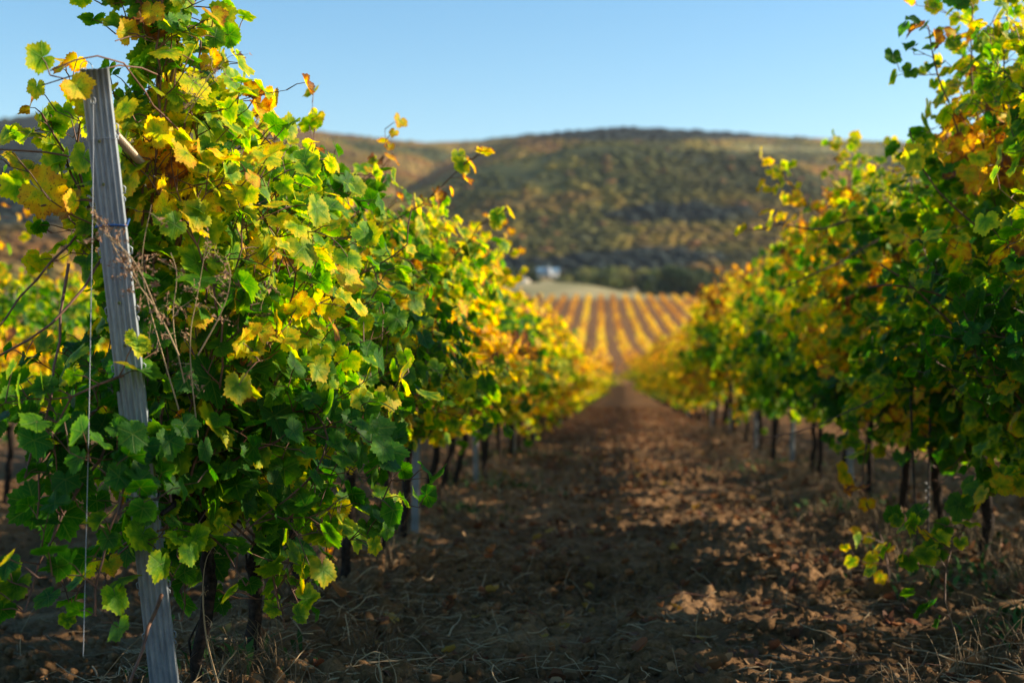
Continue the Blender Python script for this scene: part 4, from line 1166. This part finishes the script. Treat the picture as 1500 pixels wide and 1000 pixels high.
# ------------------------------------------------------------------ far things: trees, house, heap, pole
def make_tree(seed, h, w, tones, leaves=2600, leaf=.38):
    rng = np.random.default_rng(seed); root = empty("field_tree", (0, 0, 0)); g = Geo()
    th = h * .35
    g.tube([(0, 0, -.5), (.1, .05, th * .5), (.05, -.1, th), (.0, .1, h * .7)], [.3, .24, .18, .06], 8)
    lobes = []
    for i in range(9):
        a = rng.uniform(0, 6.28); rr = rng.uniform(.1, .33) * w; z = rng.uniform(.35, .85) * h
        c = np.array([math.cos(a) * rr, math.sin(a) * rr, z]); lobes.append((c, rng.uniform(.16, .26) * w + .06 * h))
        g.tube([(0, 0, th * rng.uniform(.6, 1.1)), tuple(c * .6 + np.array([0, 0, th * .4])), tuple(c)], [.12, .08, .03], 5)
    g.build("trunk", BARK, root)
    P = []; C = []
    for c, r in lobes:
        m = leaves // 9; d = rng.normal(0, 1, (m, 3)); d /= np.linalg.norm(d, axis=1)[:, None]
        q = c + d * (rng.uniform(.45, 1.08, (m, 1)) * r) * [1, 1, .85]; P.append(q)
        C.append(np.array(tones[rng.integers(0, len(tones))]) * rng.uniform(.7, 1.3, (m, 1)))
    P = np.concatenate(P); C = np.concatenate(C); n = len(P)
    T = rng.normal(0, 1, (n, 3)); T /= np.linalg.norm(T, axis=1)[:, None]; N = rng.normal(0, 1, (n, 3)); N -= T * (T * N).sum(1)[:, None]; N /= np.linalg.norm(N, axis=1)[:, None]
    V = P[:, None] + leaf * np.stack([T, N, -T, -N], 1) * rng.uniform(.6, 1.2, (n, 1, 1))
    Q = np.array([[0, 1, 2, 3]]) + (np.arange(n) * 4)[:, None]
    link("crown", mesh_np("crown", V.reshape(-1, 3), Q, TINT, {"tint": ('FLOAT_COLOR', np.repeat(np.concatenate([C, np.ones((n, 1))], 1), 4, 0))}), root)
    return root
DK = [(.055, .085, .035), (.07, .095, .04)]; OL = [(.26, .25, .07), (.19, .21, .06)]; RU = [(.20, .12, .05), (.16, .09, .04)]
specs = [(7, 6, DK), (6, 7, OL), (6.5, 6, DK), (5, 5, RU)]
TR = [make_tree(400 + i, h, w, t) for i, (h, w, t) in enumerate(specs)]
used = [False] * 4
def tree(px, py, Y, k, s, lab):
    o = TR[k] if not used[k] else copy_tree(TR[k]); used[k] = True
    p = at(px, py, Y); o.location = (p[0], p[1], float(base_z(p[0], p[1])) - .3); o.rotation_euler = (0, 0, rngp.uniform(0, 6.28)); o.scale = (s, s, s * rngp.uniform(.85, 1.15))
    tag(o, lab, "tree", "trees on the field edge below the hill")
KL = ["dark blurred evergreen tree on the field edge below the hill", "olive green rounded tree on the field edge below the hill", "broad bushy dark green tree on the field edge below the hill", "small rust brown tree on the field edge below the hill"]
tl = [(742, 520, 0, 1.0), (757, 560, 2, .9), (778, 565, 0, .95), (826, 540, 1, .8), (842, 560, 2, 1.0), (858, 520, 1, 1.0), (876, 540, 0, .9), (893, 530, 1, .9), (908, 520, 1, 1.1), (925, 545, 3, 1.0),
      (940, 530, 1, 1.1), (955, 520, 2, 1.0), (968, 500, 1, 1.0), (985, 470, 0, 1.1), (1002, 480, 2, 1.1), (1018, 460, 0, 1.1), (1034, 480, 1, 1.2), (1050, 470, 2, 1.2), (1068, 500, 1, 1.2), (700, 520, 0, 1.0), (660, 540, 2, 1.0), (15, 540, 1, 1.0), (60, 560, 0, 1.2), (110, 530, 2, 1.0), (1095, 500, 3, 1.1), (1120, 520, 0, 1.1)]
for px, Y, k, s in tl: tree(px, 420, Y, k, s * 1.45, KL[k])

WHITE = simple("white_render", (.46, .48, .50), .8, c2=(.38, .40, .43), scale=2)
ROOFB = simple("blue_grey_roof", (.22, .36, .46), .5, c2=(.17, .29, .38), scale=3)
GLASS = simple("dark_glass", (.03, .04, .05), .1, spec=.6)
def house(px, Y, zbase):
    p = at(px, 400, Y); root = empty("field_house", (p[0], p[1], zbase), 0.05)
    g = Geo(); g.box((-3.6, -2, 0), (3.6, 3, 1.9)); g.build("wall", WHITE, root)
    g = Geo()
    g.quads(np.array([(-4, -2.5, 1.85), (4, -2.5, 1.85), (4, .5, 3.3), (-4, .5, 3.3), (4, 3.5, 1.85), (-4, 3.5, 1.85), (-4, -2.5, 1.7), (4, -2.5, 1.7), (4, 3.5, 1.7), (-4, 3.5, 1.7)]),
            [(0, 1, 2, 3), (3, 2, 4, 5), (6, 7, 1, 0), (5, 4, 8, 9), (6, 9, 8, 7)])
    g.add(np.array([(-4, -2.5, 1.7), (-4, .5, 3.3), (-4, 3.5, 1.7), (4, -2.5, 1.7), (4, .5, 3.3), (4, 3.5, 1.7)]), [(0, 1, 2), (3, 5, 4)])
    g.build("roof", ROOFB, root)
    g = Geo(); V = np.array([(-1.25, -3.0, 0), (1.25, -3.0, 0), (1.25, -3.0, 2.6), (0, -3.0, 3.6), (-1.25, -3.0, 2.6), (-1.25, .4, 0), (1.25, .4, 0), (1.25, .4, 2.6), (0, .4, 3.6), (-1.25, .4, 2.6)])
    g.add(V, [(0, 1, 2), (0, 2, 4), (4, 2, 3), (0, 4, 9), (0, 9, 5), (1, 6, 7), (1, 7, 2), (2, 7, 8), (2, 8, 3), (4, 3, 8), (4, 8, 9)]); g.build("gable", WHITE, root)
    for x, z0, z1, w, nm in ((0, .0, 1.9, .45, "door"), (-2.4, .8, 1.5, .35, "window"), (2.4, .8, 1.5, .35, "window")):
        g = Geo(); yy = -3.03 if nm == "door" else -2.03; g.box((x - w, yy, z0 + .01), (x + w, yy + .02, z1)); g.build(nm, GLASS, root)
    tag(root, "small white house with a pale blue roof beyond the straw coloured mound", "house")
house(803, 500, 1 + (500 - 406) / F * 500)
# pale heap on the mound
rng = np.random.default_rng(3); p = at(766, 411, 432)
g = Geo(); th = np.linspace(0, np.pi / 2, 8); V = []; 
for i, t in enumerate(th):
    for a in np.arange(16) / 16 * 2 * np.pi:
        k = 1 + .08 * math.sin(3 * a + i) + rng.normal(0, .02); V.append((math.cos(a) * math.cos(t) ** .7 * 2.1 * k, math.sin(a) * math.cos(t) ** .7 * 1.5 * k, math.sin(t) * 1.7 * k))
q = [(i * 16 + j, i * 16 + (j + 1) % 16, (i + 1) * 16 + (j + 1) % 16, (i + 1) * 16 + j) for i in range(7) for j in range(16)]
g.quads(np.array(V), q); hp = g.build("straw_heap", simple("pale_straw_heap", (.62, .55, .43), .9, c2=(.50, .43, .32), scale=3, bump=.6), smooth=True)
hp.location = (p[0], p[1], float(base_z(p[0], p[1])) - .15); tag(hp, "pale rounded straw heap on the mound beside the small white house", "heap")
# utility pole with one line
POLEM = simple("weathered_pole", (.20, .16, .13), .9)
pp = at(956, 404, 480); pz = float(base_z(pp[0], pp[1]))
root = empty("utility_pole", (pp[0], pp[1], pz)); g = Geo(); g.tube([(0, 0, -.5), (0, 0, 7.5)], [.16, .11], 8); g.build("pole", POLEM, root)
g = Geo(); g.box((-.9, -.06, 6.9), (.9, .06, 7.05)); g.build("crossarm", POLEM, root)
for s in (-.8, .8):
    g = Geo(); g.tube([(s, 0, 7.05), (s, 0, 7.2)], [.05, .04], 6); g.build("insulator", WHITE, root)
tag(root, "thin wooden utility pole below the dark part of the hill", "utility pole")
g = Geo(); a0 = np.array([pp[0], pp[1], pz + 7.15]); b0 = at(600, 372, 560); t = np.linspace(0, 1, 30)
g.tube([a0 * (1 - k) + b0 * k - np.array([0, 0, 5 * k * (1 - k)]) for k in t], .04, 4)
tag(g.build("overhead_line", simple("aluminium_line", (.4, .4, .4), .5)), "thin overhead line running from the wooden utility pole over the house", "power line")

# ------------------------------------------------------------------ air
hm = bpy.data.materials.new("haze_air"); hm.use_nodes = True; hn = hm.node_tree
hn.nodes.remove(hn.nodes["Principled BSDF"])
pv = hn.nodes.new("ShaderNodeVolumePrincipled"); pv.inputs["Color"].default_value = (.80, .88, 1.0, 1); pv.inputs["Density"].default_value = HAZE
pv.inputs["Anisotropy"].default_value = .2
hn.links.new(pv.outputs[0], hn.nodes["Material Output"].inputs["Volume"])
g = Geo(); g.box((-3300, -60, -60), (3300, 3300, 380)); tag(g.build("haze", hm), "thin pale autumn haze in the air before the hill", "haze", kind="stuff")

print("objects", len(bpy.data.objects), "polys", sum(len(m.polygons) for m in bpy.data.meshes))
